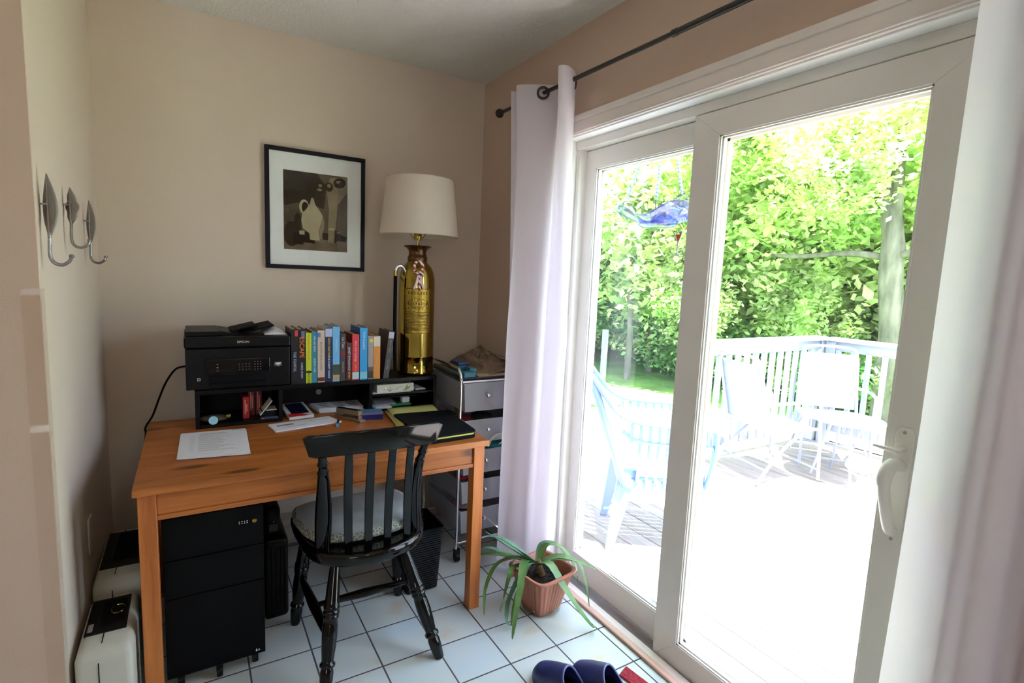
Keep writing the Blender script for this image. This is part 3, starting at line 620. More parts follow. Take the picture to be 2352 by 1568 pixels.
# etched nameplate following the tank
def tankp(a, z, r=.0882): return (LX + r * math.sin(a), LY - r * math.cos(a), z)
A0 = -.30
npl = MB().grid(lambda u, v: tankp(lerp(A0 - .82, A0 + .82, u), lerp(z0 + .205, z0 + .425, v), .0880), 24, 4).build('nameplate', mat('brass_plate', (.42, .28, .05), .25, 1.0, bump=.3, bscale=90), lp, angle=60)
b = MB()
def strip(a0, a1, za, zb): b.grid(lambda u, v: tankp(lerp(a0, a1, u), lerp(za, zb, v), .0884), 12, 1)
strip(A0 - .8, A0 + .8, z0 + .207, z0 + .2095); strip(A0 - .8, A0 + .8, z0 + .4205, z0 + .423); strip(A0 - .8, A0 - .78, z0 + .207, z0 + .423); strip(A0 + .78, A0 + .8, z0 + .207, z0 + .423)
for k in range(13): strip(A0 - .68, A0 + .68, z0 + .222 + k * .0072, z0 + .2245 + k * .0072)
for k in range(26):
    a = k / 26 * 2 * math.pi; ca = A0 + .52 * math.cos(a); cz = z0 + .352 + .022 * math.sin(a); strip(ca - .05, ca + .05, cz, cz + .002)
for (zc, n, hh) in ((z0 + .395, 7, .014), (z0 + .345, 8, .012), (z0 + .325, 6, .006)):
    for k in range(n):
        a = A0 - .5 + k * 1.0 / (n - 1); strip(a - .03, a + .03, zc, zc + hh * .25); strip(a - .03, a - .012, zc, zc + hh); strip(a + .012 if k % 2 else a - .005, a + .03 if k % 2 else a + .012, zc, zc + hh)
b.build('engraving', mat('engraved_dark', (.07, .04, .01), .5, .6), npl, smooth=False)
b = MB(); b.tube(catmull([(LX - .070, LY - .03, z0 + .50), (LX - .092, LY - .035, z0 + .528), (LX - .115, LY - .035, z0 + .522), (LX - .122, LY - .035, z0 + .50)], 6), .0075, 12); b.build('hose_elbow', M_chrome, lp)
b = MB(); b.tube([(LX - .122, LY - .035, z0 + .505), (LX - .122, LY - .035, z0 + .480), (LX - .122, LY - .035, z0 + .478)], [.0085, .0085, .007], 14); b.build('hose_ferrule', M_brass, lp)
b = MB(); b.tube([(LX - .122, LY - .035, z0 + .478), (LX - .122, LY - .035, z0 + .25), (LX - .120, LY - .035, z0 + .13), (LX - .116, LY - .034, z0 + .02)], .0085, 14); b.build('hose', M_blackm, lp)
b = MB(); b.tube([(LX, LY, z0 + .62), (LX, LY, z0 + .70)], .0045, 12); b.lathe([(.016, .655), (.018, .665), (.018, .70), (.013, .715), (0, .716)], (LX, LY, z0), 20); b.build('socket', M_brass, lp)
b = MB()
for s_ in (-1, 1): b.tube(catmull([(LX, LY, z0 + .66), (LX + s_ * .035, LY, z0 + .68), (LX + s_ * .045, LY, z0 + .76), (LX + s_ * .03, LY, z0 + .86), (LX, LY, z0 + .90)], 6), .0018, 8)
b.build('harp', M_brass, lp)
SZ0, SZ1 = 1.562, 1.832
b = MB(); rings = []
for (r_, z) in ((.190, SZ0), (.160, SZ1), (.158, SZ1), (.188, SZ0)):
    rings.append([Vector((LX + .007 + r_ * math.cos(k * 2 * math.pi / 64), LY + r_ * math.sin(k * 2 * math.pi / 64), z)) for k in range(64)])
rings.append(rings[0]); b.loft(rings, caps=False)
sh = b.build('lamp_shade', M_shade, lp, angle=60)
for (r_, z) in ((.1905, SZ0 + .002), (.1605, SZ1 - .002)):
    b = MB(); b.tube([(LX + .007 + r_ * math.cos(k * 2 * math.pi / 48), LY + r_ * math.sin(k * 2 * math.pi / 48), z) for k in range(49)], .0014, 6, caps=False)
    b.build('shade_rim', plain(206, 192, 170, .7), sh)
# candy cane ornament
orn = thing('candy_cane_ornament', 'candy cane ornament with white ribbon hanging on the brass lamp', 'ornament', (LX - .03, .715, 1.36))
ox, oy = LX - .030, .712
path = [(ox + .004, oy, 1.300), (ox + .002, oy, 1.34), (ox, oy, 1.375), (ox + .017, oy, 1.405), (ox + .016, oy, 1.425), (ox, oy, 1.438), (ox - .018, oy, 1.432), (ox - .024, oy, 1.412), (ox - .020, oy, 1.395)]
m, t, bs = nm('candy_stripes'); tc = t.nodes.new('ShaderNodeTexCoord'); wv = t.nodes.new('ShaderNodeTexWave'); wv.inputs['Scale'].default_value = 26; wv.bands_direction = 'DIAGONAL'
t.links.new(tc.outputs['Object'], wv.inputs[0]); crp = t.nodes.new('ShaderNodeValToRGB'); crp.color_ramp.interpolation = 'CONSTANT'; crp.color_ramp.elements[0].color = (*srgb(176, 30, 42), 1); crp.color_ramp.elements[1].position = .5; crp.color_ramp.elements[1].color = (*srgb(235, 226, 224), 1)
t.links.new(wv.outputs[1], crp.inputs[0]); t.links.new(crp.outputs[0], bs.inputs['Base Color'])
MB().tube(catmull(path, 6), .0062, 12).build('cane', m, orn)
b = MB()
for s_ in (-1, 1): b.grid(lambda u, v: (ox + s_ * (.006 + .018 * u ** 1.6) + (v - .5) * .012, oy - .004, 1.372 - .062 * u), 8, 2)
b.build('ribbon_tail', plain(226, 206, 210, .6), orn, solid=.0015)
b = MB()
for s_ in (-1, 1): b.sphere((ox + s_ * .014, oy - .004, 1.380), .011, 8, (1.1, .5, .8))
b.build('bow', m, orn)
b = MB()
for s_ in (-1, 1): b.sphere((ox + s_ * .006, oy - .012, 1.377), .006, 6, (1.3, .4, .5))
b.build('holly', plain(24, 70, 40, .5), orn)
MB().tube([(ox - .001, oy, 1.438), (ox + .004, oy + .02, 1.47), (ox + .01, oy + .045, 1.505), (LX, LY - .03, 1.517), (LX, LY - .005, 1.53)], .0014, 6).build('hanging_cord', plain(20, 90, 60, .6), orn)

# ---------------------------------------------------------------- framed drawing
fp = thing('framed_picture', 'black framed charcoal still life with wide white mat on the back wall', 'picture', (.392, YB, 1.655))
FX0, FX1, FZ0, FZ1, FW = .164, .622, 1.379, 1.935, .019
yf = YB - .022
b = MB()
for (a, c, d, e) in ((FX0, FX1, FZ0, FZ0 + FW), (FX0, FX1, FZ1 - FW, FZ1), (FX0, FX0 + FW, FZ0 + FW, FZ1 - FW), (FX1 - FW, FX1, FZ0 + FW, FZ1 - FW)): b.box(a, c, yf, YB - .0005, d, e)
b.build('frame', mat('frame_black', (.004, .005, .009), .45, spec=.2), fp, bevel=.0015)
MB().box(FX0 + FW, FX1 - FW, YB - .012, YB - .008, FZ0 + FW, FZ1 - FW).build('mat_board', mat('mat_white', srgb(244, 242, 240), .8, spec=.2), fp)
AX0, AX1, AZ0, AZ1 = .243, .537, 1.471, 1.836
ya = YB - .0124
def charcoal(nm_, c, n_=.35): return mat('charcoal_' + nm_, srgb(*c), .9, noise=n_, nscale=14, spec=.1)
cm_ = [charcoal('ground', (92, 82, 68)), charcoal('dark', (46, 42, 36)), charcoal('jug', (178, 164, 134), .12), charcoal('pale', (140, 126, 100), .25), charcoal('deep', (26, 25, 23)), charcoal('table', (112, 98, 80))]
def U(u, v): return (AX0 + u * (AX1 - AX0), AZ0 + v * (AZ1 - AZ0))
b = MB(); b.box(AX0, AX1, ya, YB - .012, AZ0, AZ1)
lay = [0]
def shape(mi, pts):
    lay[0] += 1; b.mi = mi; y = ya - .00006 * lay[0]
    b._f([b.bm.verts.new(Vector((U(*p)[0], y, U(*p)[1]))) for p in pts])
def ell(cu, cv, ru, rv, n=28, rot=0): return [(cu + ru * math.cos(k * 2 * math.pi / n) * math.cos(rot) - rv * math.sin(k * 2 * math.pi / n) * math.sin(rot) * 1.2, cv + ru * math.cos(k * 2 * math.pi / n) * math.sin(rot) / 1.2 + rv * math.sin(k * 2 * math.pi / n) * math.cos(rot)) for k in range(n)]
shape(1, [(0, .55), (.3, .62), (.62, .55), (.66, .85), (.5, 1), (0, 1)][::-1]); shape(3, [(.68, .2), (.70, .55), (.66, .8), (.72, .97), (1, 1), (1, .3)]); shape(0, [(.80, .25), (1, .3), (1, .8), (.84, .62)])
shape(5, [(0, 0), (1, 0), (1, .16), (.75, .22), (.3, .18), (0, .1)])
shape(4, [(.60, .15), (.98, .14), (.99, .20), (.86, .24), (.60, .24)]); shape(4, [(.3, .10), (.48, .09), (.45, .24), (.3, .24)])
shape(1, ell(.12, .20, .12, .16)); shape(4, [(.14, .07), (.30, .07), (.30, .22), (.14, .22)]); shape(1, [(.15, .22), (.27, .22), (.26, .42), (.23, .47), (.19, .47), (.16, .42)])
shape(2, ell(.31, .555, .075, .095)); shape(4, ell(.325, .552, .050, .070))
shape(2, [(.40, .14), (.55, .13), (.58, .20), (.62, .30), (.63, .38), (.60, .46), (.54, .54), (.48, .60), (.455, .68), (.42, .68), (.40, .60), (.34, .53), (.28, .47), (.265, .38), (.29, .28), (.39, .22)])
shape(3, [(.55, .13), (.58, .20), (.62, .30), (.63, .38), (.60, .46), (.57, .36), (.53, .25)])
shape(4, [(.44, .68), (.455, .68), (.47, .80), (.455, .80)]); shape(4, ell(.57, .825, .075, .075)); shape(3, ell(.56, .85, .03, .02)); shape(3, ell(.55, .795, .04, .018))
shape(4, ell(.70, .845, .065, .06)); shape(3, ell(.70, .86, .03, .025)); shape(4, ell(.87, .91, .10, .065, rot=.3)); shape(3, ell(.86, .92, .05, .02)); shape(1, ell(.90, .90, .04, .03))
shape(3, [(.685, .12), (.80, .11), (.805, .29), (.69, .30)]); shape(4, [(.78, .11), (.82, .115), (.825, .28), (.795, .29)]); shape(2, ell(.742, .295, .055, .018)); shape(2, [(.235, .20), (.315, .20), (.315, .25), (.235, .25)])
b.build('drawing', cm_, fp, smooth=False)
MB().box(FX0 + FW, FX1 - FW, yf + .004, yf + .006, FZ0 + FW, FZ1 - FW).build('picture_glass', M_glass, fp)

# ---------------------------------------------------------------- leaf hooks
def leaf_hook(y, zt, zb, label, lobed, wdt):
    t = thing('wall_hook', label, 'hook', (XL, y, (zt + zb) / 2), 'pewter leaf hooks on the side wall')
    zl = zb + .075; n = 14
    def lf(u, v):     # u along leaf, v across; leaf plane turned towards the room
        s_ = math.sin(math.pi * min(u ** .9, 1)) ** 1.05 + .02
        if lobed: s_ *= .75 + .35 * abs(math.sin(u * 9.5))
        a = (v - .5) * 2 * s_ * wdt
        return (XL + .019 + a * .42 + .003 * math.sin(u * 3) - .005 * (1 - abs(v - .5) * 2) * s_, y - a * .42 + .010 * math.sin(u * 3.1), lerp(zl - .01, zt, u))
    MB().grid(lf, n, 8).build('leaf_plate', M_pewter, t, solid=.0022)
    b = MB(); b.tube([lf(k / 12, .5) for k in range(13)], [.003] * 8 + [.0025, .002, .0018, .0015, .001], 8); b.build('midrib', M_pewter, t)
    b = MB(); l0 = lf(0, .5); l1 = lf(.12, .5); b.tube(catmull([l1, l0, (XL + .018, y - .002, zb + .022), (XL + .026, y - .004, zb + .004), (XL + .042, y - .006, zb), (XL + .056, y - .008, zb + .010), (XL + .060, y - .008, zb + .02)], 6), .0042, 10); b.sphere((XL + .061, y - .008, zb + .023), .0065, 8, (1, 1, .7)); b.build('hook_arm', M_pewter, t)
    b = MB(); b.tube([(XL + .0005, y + .008, (zt + zl) / 2), (XL + .017, y + .008, (zt + zl) / 2)], .0025, 10); b.build('wall_mount', M_pewter, t)
leaf_hook(.075, 1.590, 1.368, 'smooth long pewter leaf hook, nearest the outer wall corner', False, .040)
leaf_hook(.375, 1.592, 1.418, 'pewter leaf hook with wavy lobed edge, middle of three', True, .040)
leaf_hook(.72, 1.588, 1.372, 'slim twisted pewter leaf hook, nearest the room corner', False, .034)
# outlet cover on the left wall
oc = thing('outlet_cover', 'white electrical outlet plate low on the side wall', 'outlet', (XL, .495, .46))
MB().box(XL + .0003, XL + .007, .46, .53, .402, .522).build('cover_plate', plain(206, 200, 184, .4), oc, bevel=.003)
b = MB()
for z in (.438, .486): b.box(XL + .007, XL + .0085, .478, .512, z - .014, z + .014)
b.build('socket_face', plain(190, 184, 168, .4), oc, bevel=.001)

# ---------------------------------------------------------------- curtains and rod
rod = thing('curtain_rod', 'dark metal curtain rod with ball finials above the patio door', 'curtain rod', (1.215, -.5, 2.19))
RXc, RZ = 1.215, 2.186
b = MB(); b.tube([(RXc, .735, RZ + .012), (RXc, -.38, RZ)], .0085, 14); b.build('inner_rod', M_rod, rod)
b = MB(); b.tube([(RXc, -.38, RZ), (RXc, -1.95, RZ - .008)], .0105, 14); b.tube([(RXc, -.372, RZ), (RXc, -.392, RZ)], .012, 14); b.build('outer_rod', M_rod, rod)
for y in (.755, -1.97): 
    b = MB(); b.sphere((RXc, y, RZ + (.012 if y > 0 else -.008)), .022, 10); b.tube([(RXc, y - .03 * (1 if y > 0 else -1), RZ + (.012 if y > 0 else -.008)), (RXc, y - .02 * (1 if y > 0 else -1), RZ + (.012 if y > 0 else -.008))], .012, 12); b.build('finial', M_rod, rod)
for y in (.62, -1.85):
    b = MB(); b.tube([(XW - .001, y, RZ - .02), (RXc, y, RZ - .02), (RXc, y, RZ - .008)], .005, 8); b.lathe([(.018, 0), (.016, .006), (0, .007)], n=16, M=Matrix.Translation((XW - .0005, y, RZ - .02)) @ Matrix.Rotation(R(-90), 4, 'Y')); b.build('bracket', M_rod, rod)
def resample(path, n):
    P = catmull([(p[0], p[1], 0) for p in path], 12); L_ = [0]
    for a, c in zip(P, P[1:]): L_.append(L_[-1] + (c - a).length)
    out = []; j = 0
    for k in range(n + 1):
        d = L_[-1] * k / n
        while j < len(L_) - 2 and L_[j + 1] < d: j += 1
        t_ = (d - L_[j]) / max(L_[j + 1] - L_[j], 1e-9); out.append(P[j].lerp(P[j + 1], min(max(t_, 0), 1)))
    return out
def curtain(label, top, bot, zt, zb, rings, n=90, nv=30, mid=None, wob=.004):
    T, B_ = resample(top, n), resample(bot, n); Md = resample(mid, n) if mid else None
    c = thing('curtain', label, 'curtain', (T[n // 2].x, T[n // 2].y, zb))
    def f(u, v):
        i = min(int(round(u * n)), n)
        if Md is not None:
            p = T[i].lerp(Md[i], v * 2) if v < .5 else Md[i].lerp(B_[i], v * 2 - 1)
        else: p = T[i].lerp(B_[i], v)
        w_ = wob * math.sin(v * 9 + u * 14) * v
        return (p.x + w_ * .6, p.y + w_, lerp(zt, zb, v))
    MB().grid(f, n, nv).build('fabric_panel', M_curt, c, angle=80)
    for (x, y, ang) in rings:
        b = MB(); M_ = Matrix.Translation((x, y, RZ + .004)) @ Matrix.Rotation(ang, 4, 'Z') @ Matrix.Rotation(R(90), 4, 'X')
        rr = []
        for k in range(25):
            a = k / 24 * 2 * math.pi
            rr.append(M_ @ Vector((.0235 * math.cos(a), .0235 * math.sin(a), 0)))
        b.tube(rr, .0055, 10, caps=False); b.build('grommet', M_rod, c)
    return c
curtain('white sheer curtain panel gathered at the far side of the patio door',
        [(1.265, .56), (1.14, .52), (1.26, .49), (1.135, .455), (1.13, .425), (1.19, .375), (1.262, .325), (1.245, .28), (1.16, .18), (1.140, .150), (1.162, .128), (1.215, .150), (1.270, .205)],
        [(1.25, .47), (1.17, .47), (1.20, .44), (1.13, .43), (1.085, .385), (1.10, .31), (1.175, .30), (1.19, .25), (1.155, .21), (1.18, .155), (1.215, .150), (1.235, .175), (1.262, .22)],
        2.228, .03, [(1.205, .352, R(-32)), (1.235, .172, R(38)), (1.20, .475, R(20))],
        mid=[(1.26, .49), (1.16, .485), (1.22, .47), (1.135, .45), (1.115, .41), (1.15, .345), (1.20, .30), (1.20, .25), (1.16, .18), (1.155, .125), (1.185, .090), (1.225, .11), (1.262, .185)])
rt, rb_, rm_ = [], [], []
for k in range(11):
    y = -1.205 - k * .062; x = 1.215 + (.055 if k % 2 else -.06)
    rt.append((x, y)); rm_.append((x - .01, -1.205 - k * .060 + .008 * math.sin(k * 2))); rb_.append((x - .02 + .01 * math.sin(k), -1.195 - k * .063))
curtain('near white sheer curtain panel covering the door jamb', rt, rb_, 2.23, .02, [(1.215, -1.205 - .031 - k * .062, R(60 if k % 2 else -60) ) for k in range(1, 10)], mid=rm_, n=140)

# ---------------------------------------------------------------- drawer cart
CX0, CX1, CY0, CY1 = .932, 1.262, .508, .93
ct = thing('drawer_cart', 'chrome framed rolling cart of frosted grey plastic drawers', 'drawer cart', ((CX0 + CX1) / 2, .7, 0))
for x in (CX0 - .006, CX1 + .004):
    b = MB(); b.tube(catmull([(x, CY0, .065), (x, CY0, .40), (x, CY0, .85), (x, CY0, .905), (x, CY0 + .02, .938), (x, CY0 + .06, .950), (x, CY1 - .06, .950), (x, CY1 - .02, .938), (x, CY1, .905), (x, CY1, .5), (x, CY1, .065)], 5), .0075, 12); b.build('side_frame', M_chrome, ct)
b = MB()
for y in (CY0, CY1): b.tube([(CX0, y, .092), (CX1, y, .092)], .006, 10)
for y in (CY0 - .004,): b.tube([(CX0, y, .889), (CX1, y, .889)], .006, 10)
b.build('cross_bar', M_chrome, ct)
for x in (CX0 - .002, CX1 - .002):
    for y in (CY0, CY1):
        b = MB(); b.lathe([(.0, -.010), (.022, -.010), (.024, 0), (.022, .010), (0, .010)], n=18, M=Matrix.Translation((x, y, .0245)) @ Matrix.Rotation(R(90), 4, 'Y')); b.box(x - .014, x + .014, y - .010, y + .010, .030, .066); b.build('caster', M_blackp, ct, bevel=.002)
for (zb, zt, pull) in ((.742, .882, 0), (.590, .706, .012), (.432, .552, .004), (.288, .402, .0), (.137, .255, .0)):
    y0, y1, x0, x1 = CY0 - .008 - pull, CY1 - .03, CX0 + .008, CX1 - .008
    b = MB()
    w_ = .0025
    # tapered tray
    def ring(x0_, x1_, y0_, y1_, z): return [Vector((x0_, y0_, z)), Vector((x1_, y0_, z)), Vector((x1_, y1_, z)), Vector((x0_, y1_, z))]
    b.loft([ring(x0 + .012, x1 - .012, y0 + .008, y1 - .01, zb + w_), ring(x0 + .010, x1 - .010, y0 + .006, y1 - .008, zb), ring(x0, x1, y0, y1, zt - .006), ring(x0 - .004, x1 + .004, y0 - .004, y1, zt - .006), ring(x0 - .004, x1 + .004, y0 - .004, y1, zt), ring(x0 + w_, x1 - w_, y0 + w_, y1 - w_, zt), ring(x0 + .012, x1 - .012, y0 + .010, y1 - .01, zb + w_)])
    d = b.build('drawer', M_drawer, ct, bevel=.001)
    b = MB(); b.lathe([(.004, 0), (.0035, .006), (.0085, .010), (.0095, .014), (.006, .019), (0, .020)], n=16, M=Matrix.Translation((1.064, y0, (zt + zb) / 2 + .008)) @ Matrix.Rotation(R(90), 4, 'X')); b.build('knob', M_chrome, d)
for i, (x0, x1, y, za, zb2, c, lab, nm_) in enumerate((
    (.975, 1.055, .56, .752, .815, (206, 200, 214), 'pale card pack inside the topmost cart drawer', 'card_pack'), (1.075, 1.16, .53, .750, .80, (206, 190, 176), 'beige card pack behind the topmost cart drawer front', 'card_pack'),
    (.955, .995, .54, .750, .762, (220, 140, 50), 'small orange box lying in the topmost cart drawer', 'small_box'))):
    tag(MB().box(x0, x1, y, y + .06, za, zb2).build(nm_, plain(*c, .6), bevel=.001), lab, 'box', 'craft supplies in the drawer cart')
for (x0, x1, z, c, lab) in ((.955, 1.03, .688, (110, 20, 26), 'dark red bundle at the top of the second cart drawer'), (1.04, 1.14, .690, (26, 40, 40), 'dark green bundle in the second cart drawer'),
                            (.95, 1.02, .392, (170, 30, 40), 'red folded item in the fourth cart drawer'), (.955, 1.05, .245, (150, 120, 124), 'pinkish folded item in the lowest cart drawer'), (1.08, 1.24, .545, (30, 120, 124), 'teal folded item on the third cart drawer')):
    b = MB(); b.sphere(((x0 + x1) / 2, .60, z), (x1 - x0) / 2, 8, (1, 1.2, .35)); tag(b.build('folded_item', plain(*c, .8)), lab, 'supplies', 'craft supplies in the drawer cart')
q = MB(); q.tube(catmull([(1.075, .49, .565), (1.08, .485, .60), (1.115, .48, .625), (1.155, .48, .62), (1.17, .485, .59), (1.15, .49, .565)], 6), .0028, 8); q.tube(catmull([(1.085, .50, .565), (1.095, .495, .595), (1.12, .49, .612), (1.15, .49, .61), (1.16, .495, .585), (1.14, .50, .565)], 6), .0028, 8)
tag(q.build('cord_loop', plain(206, 204, 190, .5)), 'white cord loop hanging out of the third cart drawer', 'cord')
# things on the cart top
tag(MB().box(CX0 + .002, CX1, .515, CY1 - .01, .897, .905).build('plastic_tray', plain(22, 40, 48, .4), bevel=.002), 'dark teal board covering the top of the drawer cart', 'board')
bb = thing('paper_trimmer', 'teal and blue craft trimmer on the drawer cart', 'trimmer', (.98, .60, .905))
M_teal, M_navy = plain(38, 112, 128, .4), plain(34, 52, 110, .4)
MB().box(.945, 1.005, .515, .56, .9055, .932).build('body', M_teal, bb, bevel=.003)
MB().box(.990, 1.025, .545, .60, .9055, .944).build('clamp_block', M_teal, bb, bevel=.003)
MB().box(.955, 1.0, .60, .68, .9055, .95).build('head', M_teal, bb, bevel=.004)
MB().box(.950, 1.010, .595, .685, .951, .966).build('blue_cap', M_navy, bb, bevel=.006, seg=3)
MB().box(.946, .956, .56, .88, .9055, .918).build('ruler_bar', plain(120, 112, 96, .4), bb, bevel=.001)
b = MB(); b.box(1.03, 1.262, .52, .80, .9055, .9075); b.box(1.02, 1.25, .56, .84, .908, .910); tag(b.build('craft_paper', plain(196, 170, 134, .8)), 'brown craft paper sheets on the drawer cart', 'paper')
def hat(u, v):  # low shaggy heap, higher against the wall
    a = u * 2 * math.pi; r_ = v; x = 1.14 + r_ * .155 * math.cos(a) ; y = .74 + r_ * .19 * math.sin(a)
    z = .912 + .050 * (1 - r_ ** 2) + .035 * (1 - r_) * max(0, math.sin(a) + .4) + .006 * math.sin(7 * a + 5 * r_) * r_
    return (min(x, 1.272), y, z + .035 * max(0, math.cos(a)) * (1 - r_) + .004 * math.sin(31 * a + 20 * v))
M_fur = mat('dried_grass_cloth', srgb(124, 106, 84), .95, noise=.5, nscale=26, bump=.9, bscale=70, stretch=(1, .25, 1))
tag(MB().grid(hat, 60, 16).build('woolly_cloth', M_fur, solid=.003), 'crumpled greyish brown shaggy cloth heaped on the craft paper', 'cloth')

# ---------------------------------------------------------------- under the desk
fc = thing('filing_cabinet', 'black steel filing cabinet on casters under the desk', 'cabinet', (-.095, .45, 0))
FCX0, FCX1, FCY0, FCY1, FCZ0, FCZ1 = -.238, .052, .205, .66, .045, .592
M_steel = mat('black_steel', (.0015, .0015, .0017), .5, spec=.12, bump=.06, bscale=400)
MB().box(FCX0, FCX1, FCY0 + .018, FCY1, FCZ0, FCZ1).build('carcass', M_steel, fc, bevel=.002)
for k, (a, c) in enumerate(((.047, .318), (.321, .447), (.450, .590))):
    d = MB().box(FCX0 + .001, FCX1 - .001, FCY0, FCY0 + .017, a, c).build('drawer', M_steel, fc, bevel=.002)
    if k == 2:
        b = MB(); b.lathe([(.007, 0), (.007, .004), (.004, .005), (0, .005)], n=20, M=Matrix.Translation((.023, FCY0, .537)) @ Matrix.Rotation(R(90), 4, 'X')); b.build('key_lock', M_brass, d)
        b = MB()
        for j in range(4):
            for z in (.533, .539): b.box(-.024 + j * .0078, -.0205 + j * .0078, FCY0 - .003, FCY0, z, z + .003)
        b.build('combination_dial', M_chrome, d)
    if k == 0:
        b = MB(); b.prism([(.020, .058), (.034, .060), (.031, .066), (.028, .060), (.025, .062), (.022, .070)], 0, .0008, Matrix.Translation((0, FCY0, 0)) @ Matrix.Rotation(R(90), 4, 'X')); b.build('badge', plain(200, 206, 206, .4), d)
for (x, y) in ((.02, .235), (-.20, .235), (.02, .62), (-.20, .62), (-.09, .215)):
    b = MB(); b.lathe([(0, -.009), (.017, -.009), (.019, 0), (.017, .009), (0, .009)], n=16, M=Matrix.Translation((x, y, .0195)) @ Matrix.Rotation(R(90), 4, 'Y')); b.box(x - .010, x + .010, y - .008, y + .008, .024, .046); b.build('caster', M_blackp, fc)
bag = thing('laptop_bag', 'black soft bag lying on top of the filing cabinet', 'bag', (-.08, .45, FCZ1))
MB().box(-.215, .035, .26, .62, FCZ1 + .0005, FCZ1 + .022).build('bag_body', M_neo, bag, bevel=.010, seg=3)
# ribbed case
rc = thing('hard_case', 'black ribbed plastic case standing beside the filing cabinet', 'case', (.118, .60, 0))
MB().box(.074, .164, .446, .78, .0, .335).build('shell', M_blackp, rc, bevel=.018, seg=4)
b = MB()
for x in (.086, .103, .120, .137, .152): b.box(x - .004, x + .004, .440, .450, .035, .30)
b.build('rib', M_blackp, rc, bevel=.0025)
b = MB(); b.box(.078, .140, .47, .74, .336, .455); b.build('upper_shell', M_blackp, rc, bevel=.02, seg=4)
b = MB(); b.box(.095, .125, .463, .471, .36, .39); b.build('latch', plain(30, 30, 32, .4), rc, bevel=.002)
MB().sphere((.112, .461, .40), .004, 6).build('latch_stud', M_chrome, rc)
# waste basket
wb_ = thing('waste_basket', 'black woven waste basket under the right side of the desk', 'basket', (.665, .43, 0))
m, t, bs = nm('woven_black'); bs.inputs['Base Color'].default_value = (.003, .003, .004, 1); bs.inputs['Specular IOR Level'].default_value = .2; bs.inputs['Roughness'].default_value = .45
tc = t.nodes.new('ShaderNodeTexCoord'); ck = t.nodes.new('ShaderNodeTexChecker'); ck.inputs['Scale'].default_value = 85; t.links.new(tc.outputs['Object'], ck.inputs[0]); wv = t.nodes.new('ShaderNodeTexWave'); wv.inputs['Scale'].default_value = 30; wv.bands_direction = 'Z'; t.links.new(tc.outputs['Object'], wv.inputs[0])
ad = t.nodes.new('ShaderNodeMath'); t.links.new(ck.outputs[1], ad.inputs[0]); t.links.new(wv.outputs[1], ad.inputs[1]); bp = t.nodes.new('ShaderNodeBump'); bp.inputs['Distance'].default_value = .004; t.links.new(ad.outputs[0], bp.inputs['Height']); t.links.new(bp.outputs[0], bs.inputs['Normal'])
def rr4(x0, x1, y0, y1, z, r=.02): return [Vector((p[0], p[1], z)) for p in rrect([(x0, y0), (x1, y0), (x1, y1), (x0, y1)], r, 4)]
b = MB(); b.loft([rr4(.622, .768, .352, .53, .004), rr4(.612, .783, .335, .545, .285), rr4(.616, .779, .339, .541, .285), rr4(.626, .764, .356, .526, .008)]); b.build('basket_body', m, wb_, angle=50)
b = MB(); b.loft([rr4(.610, .785, .333, .547, .280), rr4(.610, .785, .333, .547, .290), rr4(.617, .778, .340, .540, .290), rr4(.617, .778, .340, .540, .280), rr4(.610, .785, .333, .547, .280)], caps=False); b.build('rim', M_blackp, wb_)

# cream cases against the left wall
def cream_case(label, x0, x1, y0, y1, zt, gold):
    t = thing('appliance_case', label, 'case', ((x0 + x1) / 2, (y0 + y1) / 2, 0), 'cream cases along the side wall')
    b = MB(); b.loft([rr4(x0, x1, y0, y1, 0, .02), rr4(x0, x1, y0, y1, zt - .028, .02), rr4(x0 + .006, x1 - .006, y0 + .012, y1 - .006, zt - .010, .02), rr4(x0 + .018, x1 - .018, y0 + .028, y1 - .016, zt, .02)])
    b.build('case_shell', mat('cream_plastic', srgb(190, 186, 170), .5, bump=.08, bscale=250), t, angle=50)
    pa = MB().box(x0 + .012, x1 - .022, y0 + .085, y1 - .03, zt - .001, zt + .003).build('top_panel', M_blackp, t, bevel=.001)
    b = MB(); b.box(x0 + .045, x1 - .030, y0 + .13, y1 - .05, zt + .0031, zt + .005); b.build('panel_recess', M_blackm, pa)
    b = MB(); b.tube([(x0 + .055, y0 - .0008, .0), (x0 + .055, y0 - .0008, zt - .04), (x0 + .056, y0 + .012, zt - .012), (x0 + .06, y0 + .04, zt + .001), (x0 + .062, y1 - .02, zt + .0035)], .0013, 6); b.build('seam_cord', M_blackm, t)
    if gold:
        b = MB()
        for k in range(2): b.tube([(x0 + .085 + .018 * math.cos(a * .6 + k) , y0 + .19 + .025 * math.sin(a * .6 + k), zt + .007 + .001 * k) for a in range(9)], .0018, 6)
        b.build('coil', M_brass, t)
        MB().box(x0 + .018, x0 + .030, y0 + .10, y0 + .14, zt + .0031, zt + .0038).build('panel_label', plain(150, 140, 130, .5), pa)
cream_case('cream plastic case with black top panel, nearer the viewer', -.445, -.310, .072, .375, .295, True)
cream_case('dark topped cream case farther back in the corner', -.445, -.296, .40, .80, .330, False)

# ---------------------------------------------------------------- chair
ch = thing('dining_chair', 'glossy black wooden slat back chair pulled up to the desk', 'chair', (.385, .17, 0))
